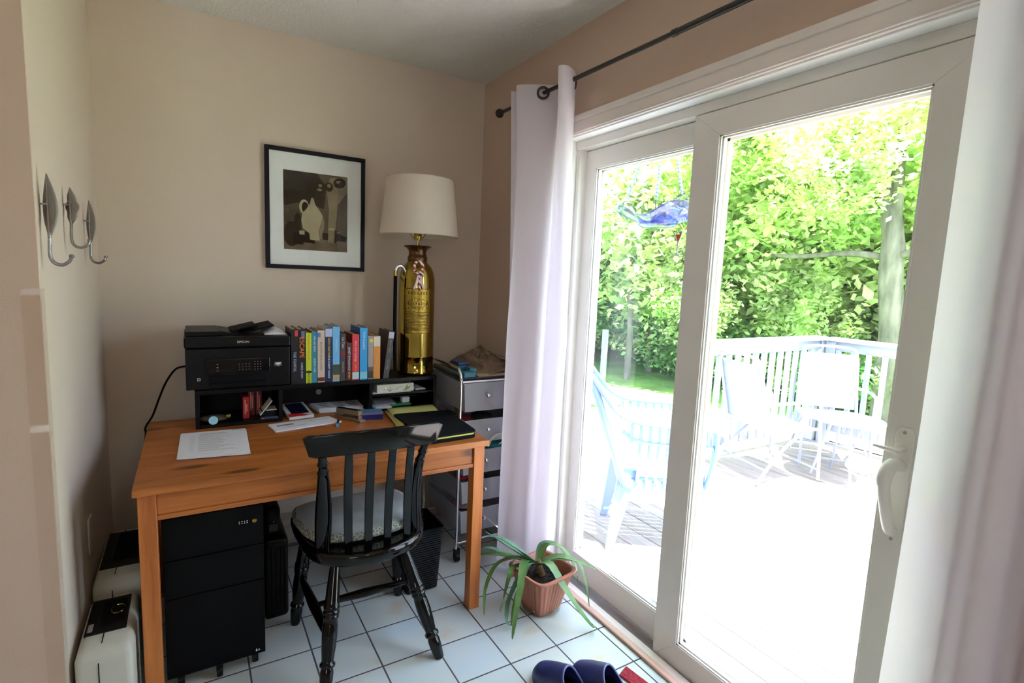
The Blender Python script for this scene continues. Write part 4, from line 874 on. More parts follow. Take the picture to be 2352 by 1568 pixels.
# seat outline (x,y)
SO = [(.165, .40), (.163, .33), (.166, .25), (.176, .155), (.205, .080), (.262, .030), (.345, .002), (.430, .002), (.512, .030), (.575, .085), (.612, .160), (.628, .25), (.632, .33), (.628, .40), (.60, .43), (.50, .445), (.30, .445), (.19, .43)]
so = [(p.x, p.y) for p in catmull([(a, c, 0) for a, c in SO + [SO[0]]], 4)[:-1]]
cx_, cy_ = .395, .22
def off(k): return [(cx_ + (x - cx_) * k, cy_ + (y - cy_) * k) for x, y in so]
b = MB(); b.loft([[Vector((x, y, z)) for x, y in off(k)] for k, z in ((.94, .388), (.985, .393), (1.0, .405), (1.0, .425), (.985, .433), (.95, .436), (.85, .432), (.5, .428))]); b.build('seat', M_black, ch, angle=60)
# crest rail: curved board seen from behind
CZ0, CZ1 = .790, .868
def crest(u, v, d):
    x = lerp(.142, .610, u); y = .004 - .040 * math.sin(math.pi * u) + .012 * (1 - u) - .010 * (v) + d
    dx = lerp(.024, 0, v) * (1 - u) * 1 - lerp(.024, 0, v) * u
    zt = CZ1 + .012 * math.sin(math.pi * u); zb = CZ0 + .010 * math.sin(math.pi * u)
    return Vector((x + dx, y, lerp(zb, zt, v)))
b = MB(); n = 24; rings = []
for i in range(n + 1):
    u = i / n; prof = []
    e = .012 if i in (0, n) else 0
    for (v, d) in ((0, .0), (.0, .009), (.06, .013), (.94, .011), (1, .007), (1, -.003), (.95, -.0065), (.05, -.005)):
        vv = min(max(v, .10 if i in (0, n) else 0), .90 if i in (0, n) else 1); prof.append(crest(u, vv, d))
    rings.append(prof)
b.loft(rings); b.build('crest_rail', M_black, ch, bevel=.002, angle=50)
def curvept(x, zf):  # point on crest underside for slat tops
    u = (x - .142) / (.468); return crest(u, 0, .004)
for (xt, xb, yb) in ((.271, .300, .060), (.350, .364, .046), (.430, .431, .046), (.503, .507, .058)):
    t_ = curvept(xt, 0); b = MB(); rings = []
    for k in range(9):
        f = k / 8; p = Vector((xb, yb, .430)).lerp(t_ + Vector((0, 0, .006)), f); p.y += -.012 * math.sin(math.pi * f) * -1
        w_ = .0130 + .0015 * math.sin(math.pi * f)
        rings.append([p + Vector((-w_, -.0045, 0)), p + Vector((w_, -.0045, 0)), p + Vector((w_, .0045, 0)), p + Vector((-w_, .0045, 0))])
    b.loft(rings); b.build('slat', M_black, ch, bevel=.002)
for (xt, xb, yb, sg) in ((.184, .226, .118, -1), (.567, .556, .105, 1)):
    t_ = curvept(xt, 0) + Vector((0, .002, .004)); p0 = Vector((xb, yb, .428))
    pts = [p0.lerp(t_, f) + Vector((-sg * .010 * math.sin(math.pi * f), .03 * math.sin(math.pi * f), 0)) for f in (0, .15, .3, .45, .6, .72, .80, .815, .83, .87, .90, .91, .925, .95, 1.0)]
    r_ = [.026, .028, .029, .027, .023, .020, .0175, .0195, .0165, .0140, .0160, .0185, .0160, .0140, .0135]
    b = MB(); b.tube(pts, r_, 16, flat=.72); b.build('back_post', M_black, ch, angle=60)
LEG = [(0, .0125), (.12, .0155), (.22, .0185), (.32, .0205), (.355, .0215), (.37, .0235), (.39, .0235), (.395, .021), (.405, .0235), (.425, .0235), (.43, .021), (.44, .0225), (.455, .0225), (.465, .0195), (.50, .0215), (.58, .0225), (.68, .0205), (.76, .0175), (.775, .0175), (.785, .0225), (.805, .0225), (.815, .0165), (.85, .0195), (.90, .019), (1.0, .0145)]
for (top, bot) in (((.262, .085, .405), (.203, -.030, 0)), ((.497, .082, .405), (.600, -.052, 0)), ((.215, .35, .405), (.176, .384, 0)), ((.570, .35, .405), (.594, .384, 0))):
    b = MB(); b.spin_between(top, bot, [(f, r * 1.14) for f, r in LEG], 18); b.build('leg', M_black, ch, angle=60)
def legp(top, bot, f): return Vector(top).lerp(Vector(bot), f)
L1, L2, L3, L4 = ((.262, .085, .405), (.203, -.030, 0)), ((.497, .082, .405), (.600, -.052, 0)), ((.215, .35, .405), (.176, .384, 0)), ((.570, .35, .405), (.594, .384, 0))
for a, c in ((L1, L3), (L2, L4)):
    b = MB(); b.spin_between(legp(*a, .62), legp(*c, .50), [(0, .009), (.2, .014), (.5, .0185), (.8, .014), (1, .009)], 14); b.build('stretcher', M_black, ch, angle=60)
m1, m2 = legp(*L1, .62).lerp(legp(*L3, .50), .5), legp(*L2, .62).lerp(legp(*L4, .50), .5)
b = MB(); b.spin_between(m1, m2, [(0, .009), (.2, .012), (.5, .0165), (.8, .012), (1, .009)], 14); b.build('stretcher', M_black, ch, angle=60)
cu = thing('seat_cushion', 'grey green padded cushion with patterned wavy border on the chair', 'cushion', (.39, .27, .436))
co_ = [(.178, .40), (.172, .33), (.180, .26), (.196, .19), (.235, .135), (.32, .108), (.42, .105), (.51, .122), (.572, .17), (.600, .24), (.606, .32), (.596, .395), (.56, .42), (.45, .432), (.32, .432), (.21, .425)]
co2 = [(p.x, p.y) for p in catmull([(a, c, 0) for a, c in co_ + [co_[0]]], 5)[:-1]]
def offc(k, z, wv_=0): return [Vector((.39 + (x - .39) * k, .27 + (y - .27) * k, z + wv_ * math.sin(i * .9))) for i, (x, y) in enumerate(co2)]
M_cush = mat('cushion_velvet', srgb(142, 148, 144), .85, noise=.10, nscale=10, sheen=.5)
b = MB(); b.loft([offc(.96, .4365), offc(1.0, .443), offc(1.01, .455), offc(.97, .468), offc(.88, .478), offc(.70, .484), offc(.4, .486), offc(.1, .486)]); b.build('pad', M_cush, cu, angle=80)
b = MB(); b.loft([offc(1.015, .4375, .001), offc(1.03, .444, .002), offc(1.025, .452, .002), offc(.985, .466, .003), offc(.975, .464, .003)], caps=False)
m, t, bs = nm('lace_border'); tc = t.nodes.new('ShaderNodeTexCoord'); vo = t.nodes.new('ShaderNodeTexVoronoi'); vo.feature = 'DISTANCE_TO_EDGE'; vo.inputs['Scale'].default_value = 75; t.links.new(tc.outputs['Object'], vo.inputs[0])
crp = t.nodes.new('ShaderNodeValToRGB'); crp.color_ramp.elements[0].color = (*srgb(182, 178, 160), 1); crp.color_ramp.elements[0].position = .03; crp.color_ramp.elements[1].color = (*srgb(112, 114, 104), 1); crp.color_ramp.elements[1].position = .12
t.links.new(vo.outputs['Distance'], crp.inputs[0]); t.links.new(crp.outputs[0], bs.inputs['Base Color']); bs.inputs['Roughness'].default_value = .9
b.build('border', m, cu, solid=.002, angle=80)

# ---------------------------------------------------------------- aloe plant
al = thing('potted_aloe', 'aloe plant with long drooping leaves in a square terracotta pot', 'plant', (1.095, .02, 0))
M_terra = mat('terracotta_plastic', srgb(176, 112, 88), .45, noise=.06, nscale=10)
Mr = Matrix.Translation((1.098, .026, 0)) @ Matrix.Rotation(R(9), 4, 'Z')
def sq(h, z, fl=0.0, n=64, r=.35):
    out = []
    for k in range(n * 4):
        a = k / (n * 4) * 2 * math.pi; c, s_ = math.cos(a + math.pi / 4 * 0), math.sin(a)
        p = 6.0; rr_ = (abs(c) ** p + abs(s_) ** p) ** (-1 / p)
        q_ = rr_ * h * (1 + fl * math.cos(a * 32)); out.append(Mr @ Vector((q_ * c, q_ * s_, z)))
    return out
b = MB(); b.loft([sq(.062, .004), sq(.066, .012), sq(.072, .04, .016), sq(.096, .150, .024), sq(.099, .165), sq(.100, .166), sq(.112, .170), sq(.1135, .176), sq(.112, .181), sq(.103, .182), sq(.097, .176), sq(.078, .12)]); b.build('pot', M_terra, al, angle=60)
b = MB(); b.grid(lambda u, v: Mr @ Vector(((u - .5) * .158, (v - .5) * .158, .138 + .006 * math.sin(u * 19) * math.sin(v * 23))), 16, 16); b.build('soil', mat('soil', (.018, .012, .009), .95, noise=.5, nscale=60, bump=1, bscale=90), al)
MB().lathe([(.066, .0), (.078, .0), (.083, .006), (.085, .030), (.083, .031), (.080, .008), (.066, .003)], (1.10, .024, .0005), 36).build('saucer', M_clear, al)
b = MB(); b.sphere((0, 0, 0), .018, 8); 
for v in b.bm.verts: v.co = Mr @ (v.co * .9 + Vector((-.128, .052, .170)))
b.build('rim_tab', M_terra, al)
M_aloe = mat('aloe_skin', srgb(92, 128, 66), .42, noise=.22, nscale=26, stretch=(1, 1, .4))
M_aloe2 = mat('aloe_skin_blue', srgb(84, 122, 90), .42, noise=.22, nscale=30)
CB = Vector((1.085, .045, .205))
def aloe_leaf(pts, w0, m=M_aloe):
    P = catmull([CB + Vector((0, 0, -.02))] + [Vector(p) for p in pts], 7); n = len(P); b = MB(); rings = []
    for i, p in enumerate(P):
        a, c = P[max(i - 1, 0)], P[min(i + 1, n - 1)]; t_ = (c - a).normalized(); sd = t_.cross(Vector((0, 0, 1)))
        sd = sd.normalized() if sd.length > .05 else Vector((1, 0, 0)); up = sd.cross(t_).normalized(); f = i / (n - 1)
        w_ = w0 * 1.3 * (1 - f) ** .65 * (.7 + .3 * min(1, f * 6)) + .0012; h_ = w_ * .42
        tooth = 1 + (.10 if i % 2 else 0)
        rings.append([p + sd * w_ * tooth + up * h_ * .35, p + sd * w_ * .55 - up * h_ * .6, p - up * h_, p - sd * w_ * .55 - up * h_ * .6, p - sd * w_ * tooth + up * h_ * .35, p + up * h_ * .05])
    b.loft(rings); return b.build('leaf', m, al, angle=70)
LV = [
 ([(1.00, .05, .265), (.93, .09, .315), (.875, .105, .33)], .016, M_aloe2), ([(1.02, .07, .235), (.94, .115, .29), (.872, .125, .34)], .017, M_aloe2),
 ([(1.01, .03, .225), (.94, -.05, .17), (.89, -.10, .09), (.868, -.12, .022)], .014, M_aloe), ([(1.0, .065, .225), (.92, .10, .20), (.86, .085, .12), (.835, .045, .03)], .012, M_aloe),
 ([(1.02, .02, .215), (.95, -.01, .175), (.905, -.02, .10), (.895, -.035, .03), (.925, -.05, .015)], .011, M_aloe2), ([(1.03, .03, .21), (.96, -.02, .165), (.92, -.04, .09), (.905, -.05, .02)], .010, M_aloe),
 ([(1.10, -.02, .215), (1.12, -.10, .15), (1.155, -.165, .075), (1.19, -.205, .022), (1.205, -.19, .015)], .016, M_aloe), ([(1.15, .0, .225), (1.21, -.06, .222), (1.235, -.15, .222)], .018, M_aloe),
 ([(1.13, .085, .245), (1.18, .05, .250), (1.215, .0, .20), (1.225, -.02, .12)], .010, M_aloe2), ([(1.14, .06, .25), (1.19, .02, .245), (1.22, -.04, .19), (1.232, -.055, .10)], .011, M_aloe),
 ([(1.12, .03, .20), (1.18, .0, .205), (1.225, -.06, .205), (1.235, -.10, .13), (1.237, -.125, .045)], .009, M_aloe), ([(.98, .10, .22), (.90, .16, .22), (.84, .21, .19)], .014, M_aloe), ([(1.0, .12, .21), (.91, .17, .24), (.86, .19, .21)], .013, M_aloe2), ([(.97, .05, .20), (.93, .02, .18), (.905, .015, .10), (.90, .03, .03)], .010, M_aloe)]
for pts, w_, m_ in LV: aloe_leaf(pts, w_, m_)
b = MB(); b.tube([(1.10, .03, .14), (1.092, .036, .17), CB], [.016, .013, .012], 10); b.build('stem', mat('aloe_stem', srgb(120, 96, 64), .8, noise=.4, nscale=60), al)

# ---------------------------------------------------------------- slippers and red mat
def slipper(label, tip, ang, sc_):
    WORLD[0] = False
    t = thing('slipper', label, 'slipper', (tip[0], tip[1], 0), 'navy slippers on the tiles', ang)
    # local: toe at origin, x towards heel
    SL, HW = .27, .048
    def prof(u):
        w_ = HW * (1 - (1 - min(u / .28, 1)) ** 2.2) ** .5 * (1 - .10 * max(0, (u - .3) / .7)) * (1 if u < .82 else (1 - ((u - .82) / .19) ** 2) ** .5)
        return max(w_, .002)
    n = 24; rings = []
    for i in range(n + 1):
        ring = []
        for k in range(19):
            a = k / 18 * math.pi; ue = .48 + .22 * (1 - math.sin(a)) ** 1.3
            u = i / n * ue; w_ = prof(max(u, .004))
            hh = (.030 + .060 * min(1, u / .50) ** .8) * (1 - (1 - min(u / .09, 1)) ** 2) ** .5
            hh *= 1 - .5 * max(0, (u - .48) / .22)
            ring.append(Vector((u * SL, w_ * math.cos(a) * (1 + .04 * math.sin(a)), .012 + max(hh, .003) * max(math.sin(a), 0) ** .7 + .05 * max(0, u - .5) * 0)))
        rings.append(ring)
    b = MB(); b.loft(rings, close=False, caps=False)
    b.build('upper', mat('navy_rubber', srgb(42, 50, 98), .4, noise=.25, nscale=18, bump=.05, bscale=50), t, solid=.004, angle=80)
    e = rings[-1]
    b = MB(); b.tube(e, .0035, 8); b.build('collar_edge', mat('navy_edge', srgb(96, 104, 150), .4), t)
    out = [(u / 30 * SL, prof(u / 30)) for u in range(0, 31)]; poly = out + [(x, -y) for x, y in reversed(out[1:-1])]
    MB().prism(poly, 0.0, .018).build('sole', mat('navy_sole', srgb(30, 34, 60), .5), t, bevel=.003)
    MB().prism([(x * .96 + .004, y * .88) for x, y in poly], .018, .022).build('insole', M_blackm, t)
    WORLD[0] = True
    return t
slipper('navy slipper on the tiles, farther from the red mat', (.862, -.285), R(-72), 1)
slipper('navy slipper beside the red mat', (.980, -.345), R(-70), 1)
M_mat = mat('red_carpet', srgb(176, 44, 62), .95, noise=.5, nscale=160, bump=1.0, bscale=260)
b = MB(); b.prism([(1.120, -.436), (1.172, -.416), (1.190, -.56), (1.20, -.95), (1.16, -.95), (1.150, -.60)], .0005, .008)
tag(b.build('door_mat', M_mat, bevel=.002), 'red looped pile mat corner beside the slippers', 'mat')

# ================================================================ outside
GZ, DKZ = -.90, -.15
def ground(u, v):
    x, y = lerp(1.46, 40, u), lerp(-14, 30, v)
    return (x, y, GZ + .25 * math.sin(x * .25 + y * .2) * min(1, (x - 1.46) / 6) + max(0, (y + x * .45 - 9)) * .045)
o = MB().grid(ground, 40, 40).build('lawn', M_grass); o['kind'] = 'structure'; o['label'] = 'dappled green lawn rising towards the trees'
b = MB(); b.box(XW + .10, XW + .155, -9, 8, -.95, -.07)
struct(b.build('wall_foundation', plain(170, 168, 160, .8), smooth=False))
# deck
dk = thing('deck', 'sun bleached wooden deck outside the patio door', 'deck', (3.4, -1.5, DKZ))
x = XW + .185; k = 0; bb_ = MB()
while x < 5.38:
    bb_.box(x, x + .136, -4.6, 1.31 + (.4 if x < 3.0 else 0), DKZ - .03, DKZ); x += .142; k += 1
bb_.build('deck_surface', M_deck, dk, bevel=.003, seg=1)
b = MB()
for y in (-4, -3, -2, -1, 0, 1.2): b.box(XW + .17, 5.42, y, y + .05, DKZ - .17, DKZ - .031)
b.box(5.40, 5.44, -4.6, 1.31, DKZ - .19, DKZ - .0); b.build('joist', M_deck, dk)
for (x, y) in ((5.36, 1.26), (5.36, -1.5), (3.2, 1.26), (3.2, -1.5)): MB().box(x - .05, x + .05, y - .05, y + .05, GZ - .1, DKZ - .031).build('support_post', M_deck, dk)
# railing along the far side and along the front
def railing(label, p0, p1, n):
    t = thing('deck_railing', label, 'railing', ((p0[0] + p1[0]) / 2, (p0[1] + p1[1]) / 2, DKZ))
    p0, p1 = Vector((*p0, 0)), Vector((*p1, 0)); d = p1 - p0; L_ = d.length; a = math.atan2(d.y, d.x); M_ = Matrix.Translation(p0) @ Matrix.Rotation(a, 4, 'Z')
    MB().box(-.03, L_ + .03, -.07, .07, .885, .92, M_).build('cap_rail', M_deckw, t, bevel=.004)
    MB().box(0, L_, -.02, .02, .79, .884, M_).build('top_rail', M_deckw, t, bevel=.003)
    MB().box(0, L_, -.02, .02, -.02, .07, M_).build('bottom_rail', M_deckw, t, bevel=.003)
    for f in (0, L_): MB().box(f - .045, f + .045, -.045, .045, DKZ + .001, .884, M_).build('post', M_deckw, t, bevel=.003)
    for k in range(n):
        x = (k + .5) * L_ / n; MB().box(x - .019, x + .019, -.019 - .02, .019 - .02, .0, .80, M_).build('baluster', M_deckw, t, bevel=.002)
railing('white deck railing running away from the house', (3.40, 1.24), (5.30, 1.24), 15)
railing('white deck railing along the outer deck edge', (5.335, 1.13), (5.335, -2.6), 27)

# white resin armchair
def resin_chair():
    o0, w_, f_ = Vector((2.22, .50, 0)), Vector((.6, .8, 0)), Vector((.8, -.6, 0))
    M_ = Matrix(((w_.x, f_.x, 0, o0.x), (w_.y, f_.y, 0, o0.y), (0, 0, 1, 0), (0, 0, 0, 1)))
    t = thing('garden_chair', 'white resin armchair with slatted sides just outside the fixed glass panel', 'chair', (2.22, .50, DKZ))
    P_ = lambda x, y, z: M_ @ Vector((x, y, z))
    # legs: broad splayed blades
    for sx in (-1, 1):
        for (yt, yb, nm_) in ((-.17, -.25, 'leg'), (.20, .26, 'leg')):
            b = MB(); ring = []
            for (f, hw) in ((0, .050), (.5, .038), (1, .022)):
                x = lerp(.225, .242, f) * sx; y = lerp(yt, yb, f); z = lerp(.33, DKZ + .001, f)
                ring.append([P_(x - sx * .030, y - hw, z), P_(x, y - hw, z), P_(x + sx * .004, y, z), P_(x, y + hw, z), P_(x - sx * .030, y + hw, z)])
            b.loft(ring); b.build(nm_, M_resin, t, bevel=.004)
    b = MB()
    for k in range(9): b.box(-.20 + k * .05 - .0235, -.20 + k * .05 + .0235, -.2, .22, .262, .275, M_)
    b.box(-.235, .235, .20, .25, .235, .276, M_); b.box(-.235, .235, -.22, -.18, .235, .276, M_); b.box(-.24, -.215, -.2, .24, .225, .28, M_); b.box(.215, .24, -.2, .24, .225, .28, M_)
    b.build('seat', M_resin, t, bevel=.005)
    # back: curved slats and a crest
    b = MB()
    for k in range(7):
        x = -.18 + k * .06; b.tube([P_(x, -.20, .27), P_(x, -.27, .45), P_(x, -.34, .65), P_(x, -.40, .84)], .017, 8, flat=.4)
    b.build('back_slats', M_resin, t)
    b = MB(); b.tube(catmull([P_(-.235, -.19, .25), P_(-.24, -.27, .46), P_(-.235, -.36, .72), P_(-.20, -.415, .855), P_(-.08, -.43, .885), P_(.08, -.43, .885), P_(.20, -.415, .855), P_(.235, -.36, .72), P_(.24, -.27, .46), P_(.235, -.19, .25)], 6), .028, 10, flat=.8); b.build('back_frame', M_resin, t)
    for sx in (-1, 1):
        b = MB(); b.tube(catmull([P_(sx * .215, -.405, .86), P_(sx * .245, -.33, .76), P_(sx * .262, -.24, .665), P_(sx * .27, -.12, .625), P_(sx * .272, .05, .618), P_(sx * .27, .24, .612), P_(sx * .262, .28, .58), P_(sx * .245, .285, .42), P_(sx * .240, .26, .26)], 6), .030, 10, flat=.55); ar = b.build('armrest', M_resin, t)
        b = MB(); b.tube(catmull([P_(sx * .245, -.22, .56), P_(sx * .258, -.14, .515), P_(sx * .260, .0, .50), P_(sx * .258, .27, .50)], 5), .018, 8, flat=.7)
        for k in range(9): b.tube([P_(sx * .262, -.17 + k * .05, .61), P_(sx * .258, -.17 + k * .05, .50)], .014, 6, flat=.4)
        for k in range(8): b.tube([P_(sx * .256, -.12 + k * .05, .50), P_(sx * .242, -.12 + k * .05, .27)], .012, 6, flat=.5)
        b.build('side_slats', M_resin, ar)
resin_chair()

# patio chairs and table
def patio_chair(label, x, y, rz):
    t = thing('patio_chair', label, 'chair', (x, y, DKZ), 'white metal patio chairs', rz)
    WORLD[0] = False
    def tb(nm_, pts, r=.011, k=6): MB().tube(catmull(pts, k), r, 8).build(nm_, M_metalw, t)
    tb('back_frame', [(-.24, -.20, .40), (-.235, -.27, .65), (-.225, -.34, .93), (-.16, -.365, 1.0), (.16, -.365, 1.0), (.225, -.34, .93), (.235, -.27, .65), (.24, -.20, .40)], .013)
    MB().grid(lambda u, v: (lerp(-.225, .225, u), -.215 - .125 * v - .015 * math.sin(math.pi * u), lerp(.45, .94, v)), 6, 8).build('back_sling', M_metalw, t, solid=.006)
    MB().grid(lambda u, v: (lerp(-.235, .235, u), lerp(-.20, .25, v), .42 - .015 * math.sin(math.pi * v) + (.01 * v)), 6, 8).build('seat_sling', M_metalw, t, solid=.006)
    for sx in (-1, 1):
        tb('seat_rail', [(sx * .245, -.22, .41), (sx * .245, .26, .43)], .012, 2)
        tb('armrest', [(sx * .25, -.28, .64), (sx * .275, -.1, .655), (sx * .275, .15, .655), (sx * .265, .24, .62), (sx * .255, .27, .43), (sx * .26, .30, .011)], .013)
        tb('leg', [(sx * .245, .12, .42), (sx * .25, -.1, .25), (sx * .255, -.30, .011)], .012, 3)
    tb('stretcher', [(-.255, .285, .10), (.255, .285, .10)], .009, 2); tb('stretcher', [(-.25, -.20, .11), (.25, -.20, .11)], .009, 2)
    WORLD[0] = True
patio_chair('white metal patio chair seen from its side by the railing', 3.93, .85, R(-105))
patio_chair('white metal patio chair with its back to the railing corner', 4.75, .78, R(128))
patio_chair('white metal patio chair partly hidden by the door jamb', 4.86, -.12, R(70))
tt = thing('patio_table', 'low white metal patio table among the patio chairs', 'table', (4.35, .42, DKZ))
b = MB(); b.lathe([(.27, .49), (.275, .50), (.27, .51), (0, .512)], (4.40, .48, DKZ), 32); b.build('tabletop', M_metalw, tt)
for k in range(4):
    a = R(45 + 90 * k); b = MB(); b.tube([(4.40 + .10 * math.cos(a), .48 + .10 * math.sin(a), DKZ + .49), (4.40 + .16 * math.cos(a), .48 + .16 * math.sin(a), DKZ + .25), (4.40 + .22 * math.cos(a), .48 + .22 * math.sin(a), DKZ + .011)], .011, 8); b.build('leg', M_metalw, tt)

# hanging blue glass feeder and glass ornament
fd = thing('hummingbird_feeder', 'wavy blue glass dish feeder hanging on three chains outside', 'feeder', (1.83, .24, 1.70))
def dish(u, v):
    a = u * 2 * math.pi; r_ = .03 + .17 * v
    return (1.83 + r_ * .9 * math.cos(a), .235 + r_ * 1.12 * math.sin(a), 1.682 + .055 * v ** 2 + .026 * v * math.sin(3 * a + .6) + .012 * v * math.sin(5 * a))
MB().grid(dish, 60, 12).build('glass_dish', M_feeder, fd, solid=.004)
MB().lathe([(.0, 0), (.07, .0), (.095, .012), (.10, .03), (.094, .03), (.088, .014), (0, .006)], (1.83, .23, 1.655), 32).build('glass_cup', M_feeder, fd)
for (dx, dy) in ((-.02, .19), (.02, .02), (-.02, -.18)):
    b = MB(); b.tube(catmull([(1.83 + dx, .245 + dy * .9, 1.70), (1.83 + dx, .245 + dy * 1.15, 1.76), (1.83 + dx, .245 + dy * 1.05, 1.80), (1.83 + dx, .245 + dy * .8 + .01, 1.775), (1.83 + dx, .245 + dy * .86, 1.755)], 6), .0022, 6); hk = b.build('wire_hook', M_rod, fd)
    b = MB(); p0, p1 = Vector((1.83 + dx, .245 + dy, 1.79)), Vector((1.83, .245 - .02, 2.32)); n = 30
    for k in range(n):
        c = p0.lerp(p1, (k + .5) / n); b.sphere(tuple(c), .0075 if k % 5 else .005, 5, (1, 1, 1.4))
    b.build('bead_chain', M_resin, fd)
MB().tube([(1.83, .225, 2.32), (1.83, .225, 2.39)], .003, 6).build('hanging_wire', M_rod, fd)
# bracket on the outside wall the feeder hangs from
MB().tube([(XW + .162, .225, 2.36), (1.65, .225, 2.40), (1.83, .225, 2.395)], .006, 8).build('bracket_arm', M_rod, fd)
mg = thing('cocktail_ornament', 'small flat cocktail glass ornament stuck on the fixed door glass', 'ornament', (1.398, -.298, 1.53))
Mc = Matrix.Translation((1.3995, -.298, 1.488)) @ Matrix.Rotation(R(-90), 4, 'Z') @ Matrix.Rotation(R(90), 4, 'X')
mgm = plain(226, 232, 236, .3)
b = MB(); b.prism([(-.012, 0), (.012, 0), (.014, .003), (.004, .006), (.0022, .012), (.0020, .045), (.020, .085), (.0185, .087), (0, .052), (-.0185, .087), (-.020, .085), (-.0020, .045), (-.0022, .012), (-.004, .006), (-.014, .003)], 0, .002, Mc); b.build('glass_outline', mgm, mg)
MB().prism([(0, .050), (.0145, .078), (-.0145, .078)], .0001, .0018, Mc).build('red_drink', plain(236, 84, 50, .4), mg)
MB().prism([(.008 + .006 * math.cos(k), .083 + .006 * math.sin(k)) for k in range(6)], -.0012, -.0002, Mc).build('olive', plain(130, 160, 50, .4), mg)
tag(MB().box(7.7, 7.8, 7.2, 7.3, GZ, .30).build('yard_post', M_deckw, bevel=.004), 'white post standing on the lawn before the woods', 'post')

# ---------------------------------------------------------------- trees
def leaf_mesh(name, n, rad, hz, size, seed, mats, clumps=60):
    r = np.random.default_rng(seed)
    cc = r.normal(size=(clumps, 3)); cc /= np.linalg.norm(cc, axis=1)[:, None]; cc *= (r.random((clumps, 1)) ** .4) * .85
    idx = r.integers(0, clumps, n); p = cc[idx] + r.normal(size=(n, 3)) * .13
    p *= np.array([rad, rad, hz])
    nrm = r.normal(size=(n, 3)); nrm[:, 2] = np.abs(nrm[:, 2]) + .6; nrm /= np.linalg.norm(nrm, axis=1)[:, None]
    a = np.cross(nrm, r.normal(size=(n, 3))); a /= np.linalg.norm(a, axis=1)[:, None]; c = np.cross(nrm, a)
    s_ = size * (.6 + .8 * r.random((n, 1)))
    v = np.stack([p - a * s_, p + c * s_ * .55, p + a * s_, p - c * s_ * .55], 1).reshape(-1, 3)
    me = bpy.data.meshes.new(name); me.from_pydata(v.tolist(), [], np.arange(4 * n).reshape(n, 4).tolist())
    for q in mats: me.materials.append(q)
    mi = np.where(r.random(clumps)[idx] < .55, 0, 1).astype(np.int32); me.polygons.foreach_set('material_index', mi); me.update()
    return me
CRN = [leaf_mesh('crown_a', 7000, 2.3, 2.6, .125, 1, [M_leaf, M_leaf2]), leaf_mesh('crown_b', 7000, 2.3, 2.6, .115, 2, [M_leaf2, M_leaf]), leaf_mesh('crown_c', 7500, 2.3, 2.6, .125, 3, [M_leaf3, M_leaf])]
def tree(label, x, y, h, r, kind, crown_z, cs=1.0, branches=None, lean=0):
    t = thing('tree', label, 'tree', (x, y, GZ), 'trees beyond the deck')
    b = MB(); pts = [(x + lean * k / 6 + .06 * math.sin(k * 1.7 + x), y + .06 * math.cos(k * 2.1 + y) + lean * .3 * k / 6, lerp(GZ - .2, h, k / 6)) for k in range(7)]
    b.tube(catmull(pts, 3), [lerp(r * 1.15, r * .35, (k / 18)) for k in range(19)], 10)
    rr = random.Random(int(x * 10 + y * 7))
    for k in range(5):
        z = lerp(crown_z - 1.2, h, k / 5); a = rr.uniform(0, 6.28); f = (z - GZ) / (h - GZ)
        p = Vector((x + lean * f, y + lean * .3 * f, z)); b.tube([p, p + Vector((math.cos(a) * .6, math.sin(a) * .6, .35)), p + Vector((math.cos(a) * 1.5, math.sin(a) * 1.5, .7))], [r * .35, r * .22, r * .08], 6)
    b.build('trunk', M_bark, t)
    o = bpy.data.objects.new('crown', CRN[kind]); COL.objects.link(o); o.parent = t; o.location = (lean * .7, lean * .2, crown_z - GZ); o.scale = (cs, cs, cs * 1.05); o.rotation_euler = (0, 0, rr.uniform(0, 6.28))
    return t
# the big forked maple
mp_ = thing('maple_tree', 'large maple with thick grey forked trunk behind the deck railing', 'tree', (10, 2.62, GZ), 'trees beyond the deck')
b = MB(); b.tube(catmull([(10, 2.55, GZ - .2), (10, 2.60, .6), (10, 2.72, 1.6), (10, 2.76, 2.3), (10, 2.95, 3.0), (10, 3.35, 3.8), (10.1, 3.8, 4.8), (10.2, 4.1, 6.2)], 4), [.21] * 4 + [.18] * 8 + [.16] * 5 + [.12] * 6 + [.08] * 6, 14)
b.tube(catmull([(10, 2.76, 2.2), (10, 2.80, 3.2), (10, 2.83, 4.4), (9.9, 2.7, 6.5)], 4), [.11] * 5 + [.09] * 4 + [.06] * 4, 10)
b.tube(catmull([(10, 2.98, 3.0), (9.9, 3.5, 3.5), (9.9, 4.0, 4.3), (9.9, 4.5, 5.4)], 4), [.11] * 5 + [.08] * 4 + [.05] * 4, 8)
b.tube(catmull([(10, 2.7, 1.95), (9.9, 3.4, 2.05), (9.8, 4.4, 2.0), (9.7, 5.7, 2.15)], 4), [.06] * 5 + [.045] * 4 + [.02] * 4, 8)
b.tube(catmull([(10, 2.66, 2.0), (9.9, 2.2, 2.1), (9.9, 1.4, 2.3)], 4), [.06] * 3 + [.04] * 3 + [.03] * 3, 8)
b.build('trunk', M_bark, mp_)
for (x, y, z, k, s_) in ((10.6, 4.9, 3.0, 0, .78), (10.9, 2.3, 4.8, 1, .9), (9.3, 5.3, 4.6, 1, .62), (9.2, 3.2, 3.6, 1, .48)):
    o = bpy.data.objects.new('crown', CRN[k]); COL.objects.link(o); o.parent = mp_; o.location = (x - 10, y - 2.62, z - GZ); o.scale = (s_, s_, s_)
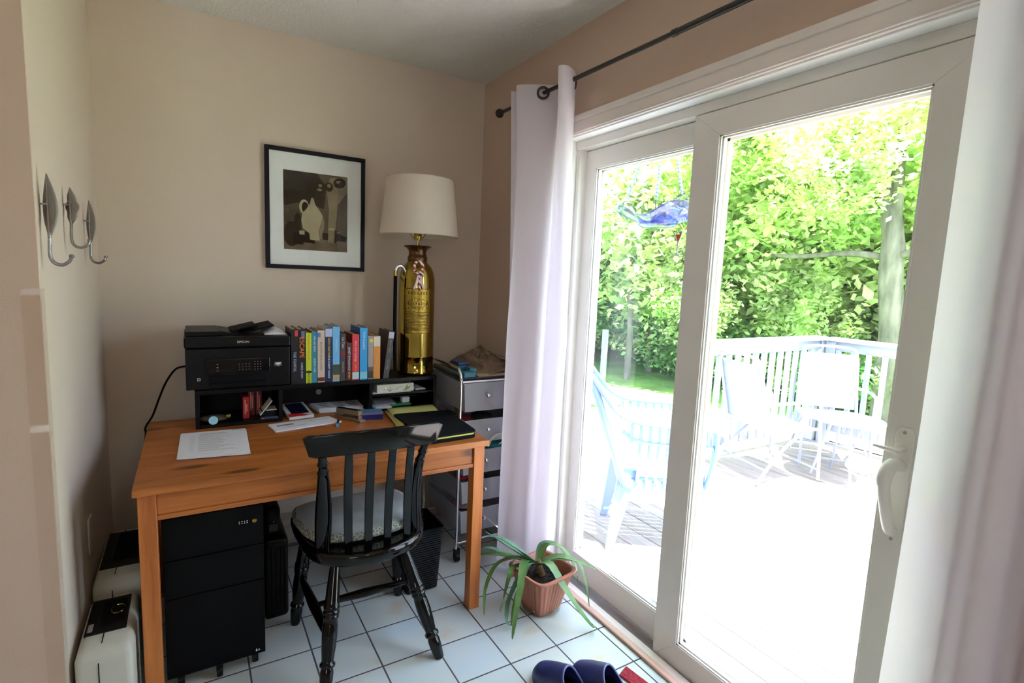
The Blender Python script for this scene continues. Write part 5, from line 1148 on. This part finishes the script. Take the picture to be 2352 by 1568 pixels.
TR = [  # x, y, h, r, kind, crown z, scale, lean
 (8.6, 7.4, 6.5, .07, 0, 2.8, .85, .2), (10.2, 8.2, 7, .09, 1, 3.2, 1.0, -.1), (9.6, 9.8, 7, .08, 2, 2.6, 1.0, .1), (8.0, 9.6, 6.5, .07, 0, 3.6, .9, 0), (11.8, 6.6, 7.5, .10, 0, 3.0, 1.05, .2),
 (12.6, 4.9, 7.5, .11, 1, 2.6, 1.05, -.2), (13.4, 3.0, 8, .12, 0, 2.8, 1.15, .1), (13.0, .9, 8, .12, 1, 3.4, 1.2, 0), (15.0, 7.8, 9, .13, 2, 3.4, 1.4, .1), (16.5, 4.6, 9, .13, 0, 3.6, 1.5, -.1),
 (16.0, 1.2, 9, .13, 2, 3.2, 1.5, .2), (12.6, 11.4, 9, .12, 0, 3.4, 1.4, 0), (10.0, 13.2, 9, .12, 2, 3.6, 1.45, .1), (7.4, 12.2, 8, .11, 1, 3.4, 1.2, 0),
 (9.0, 6.0, 3.2, .04, 0, 1.2, .42, 0), (11.0, 4.6, 2.6, .04, 0, .9, .50, 0), (11.6, 2.0, 2.6, .05, 1, 1.1, .50, 0), (11.2, 9.8, 3.5, .05, 0, 1.2, .60, 0), (13.5, 8.6, 4, .06, 1, 1.3, .7, 0)]
KN = ['leafy green tree', 'sunlit yellow green tree', 'dense dark green tree']
TR.append((4.6, 6.0, 8.5, .14, 1, 6.6, 1.25, 0))
WH = ['behind the feeder at the wood edge', 'just behind the thin trunks', 'far left in the woods beyond the lawn', 'leaning over the lawn at the wood edge', 'in the middle of the woods', 'behind the low branch of the maple', 'directly behind the maple', 'beyond the outer railing behind the maple',
      'deep in the woods behind the deck', 'rising tall behind the maple crown', 'deep behind the outer railing', 'deep in the woods beyond the feeder', 'deep beyond the white yard post', 'beside the white yard post',
      'young and small before the wood edge', 'low and bushy behind the patio chairs', 'low and bushy beside the maple trunk', 'young with low crown beyond the lawn', 'young with low crown in the woods middle', 'shading the lawn with its high crown']
for (a, wh) in zip(TR, WH):
    tree('%s %s' % (KN[a[4]], wh), a[0], a[1], a[2], a[3], a[4], a[5], a[6], lean=a[7])
# undergrowth at the wood edge
UG = leaf_mesh('undergrowth_leaves', 12000, 3.2, .75, .06, 9, [M_leaf, M_leaf3], 90)
for i, (x, y, z, s_) in enumerate(((12.2, 3.2, -.2, 1), (11.6, 7.2, -.1, 1), (13.2, .2, -.1, 1.1), (9.2, 11.8, 0, 1), (14.5, 6.0, .4, 1.4), (12.5, 10.5, .3, 1.4))):
    o = bpy.data.objects.new('undergrowth', UG); COL.objects.link(o); o.location = (x, y, z); o.rotation_euler = (0, 0, i * 1.3 + .7); o.scale = (s_, s_, s_ * 1.1)
    tag(o, 'low leafy undergrowth along the edge of the woods', 'undergrowth', 'undergrowth', 'stuff')
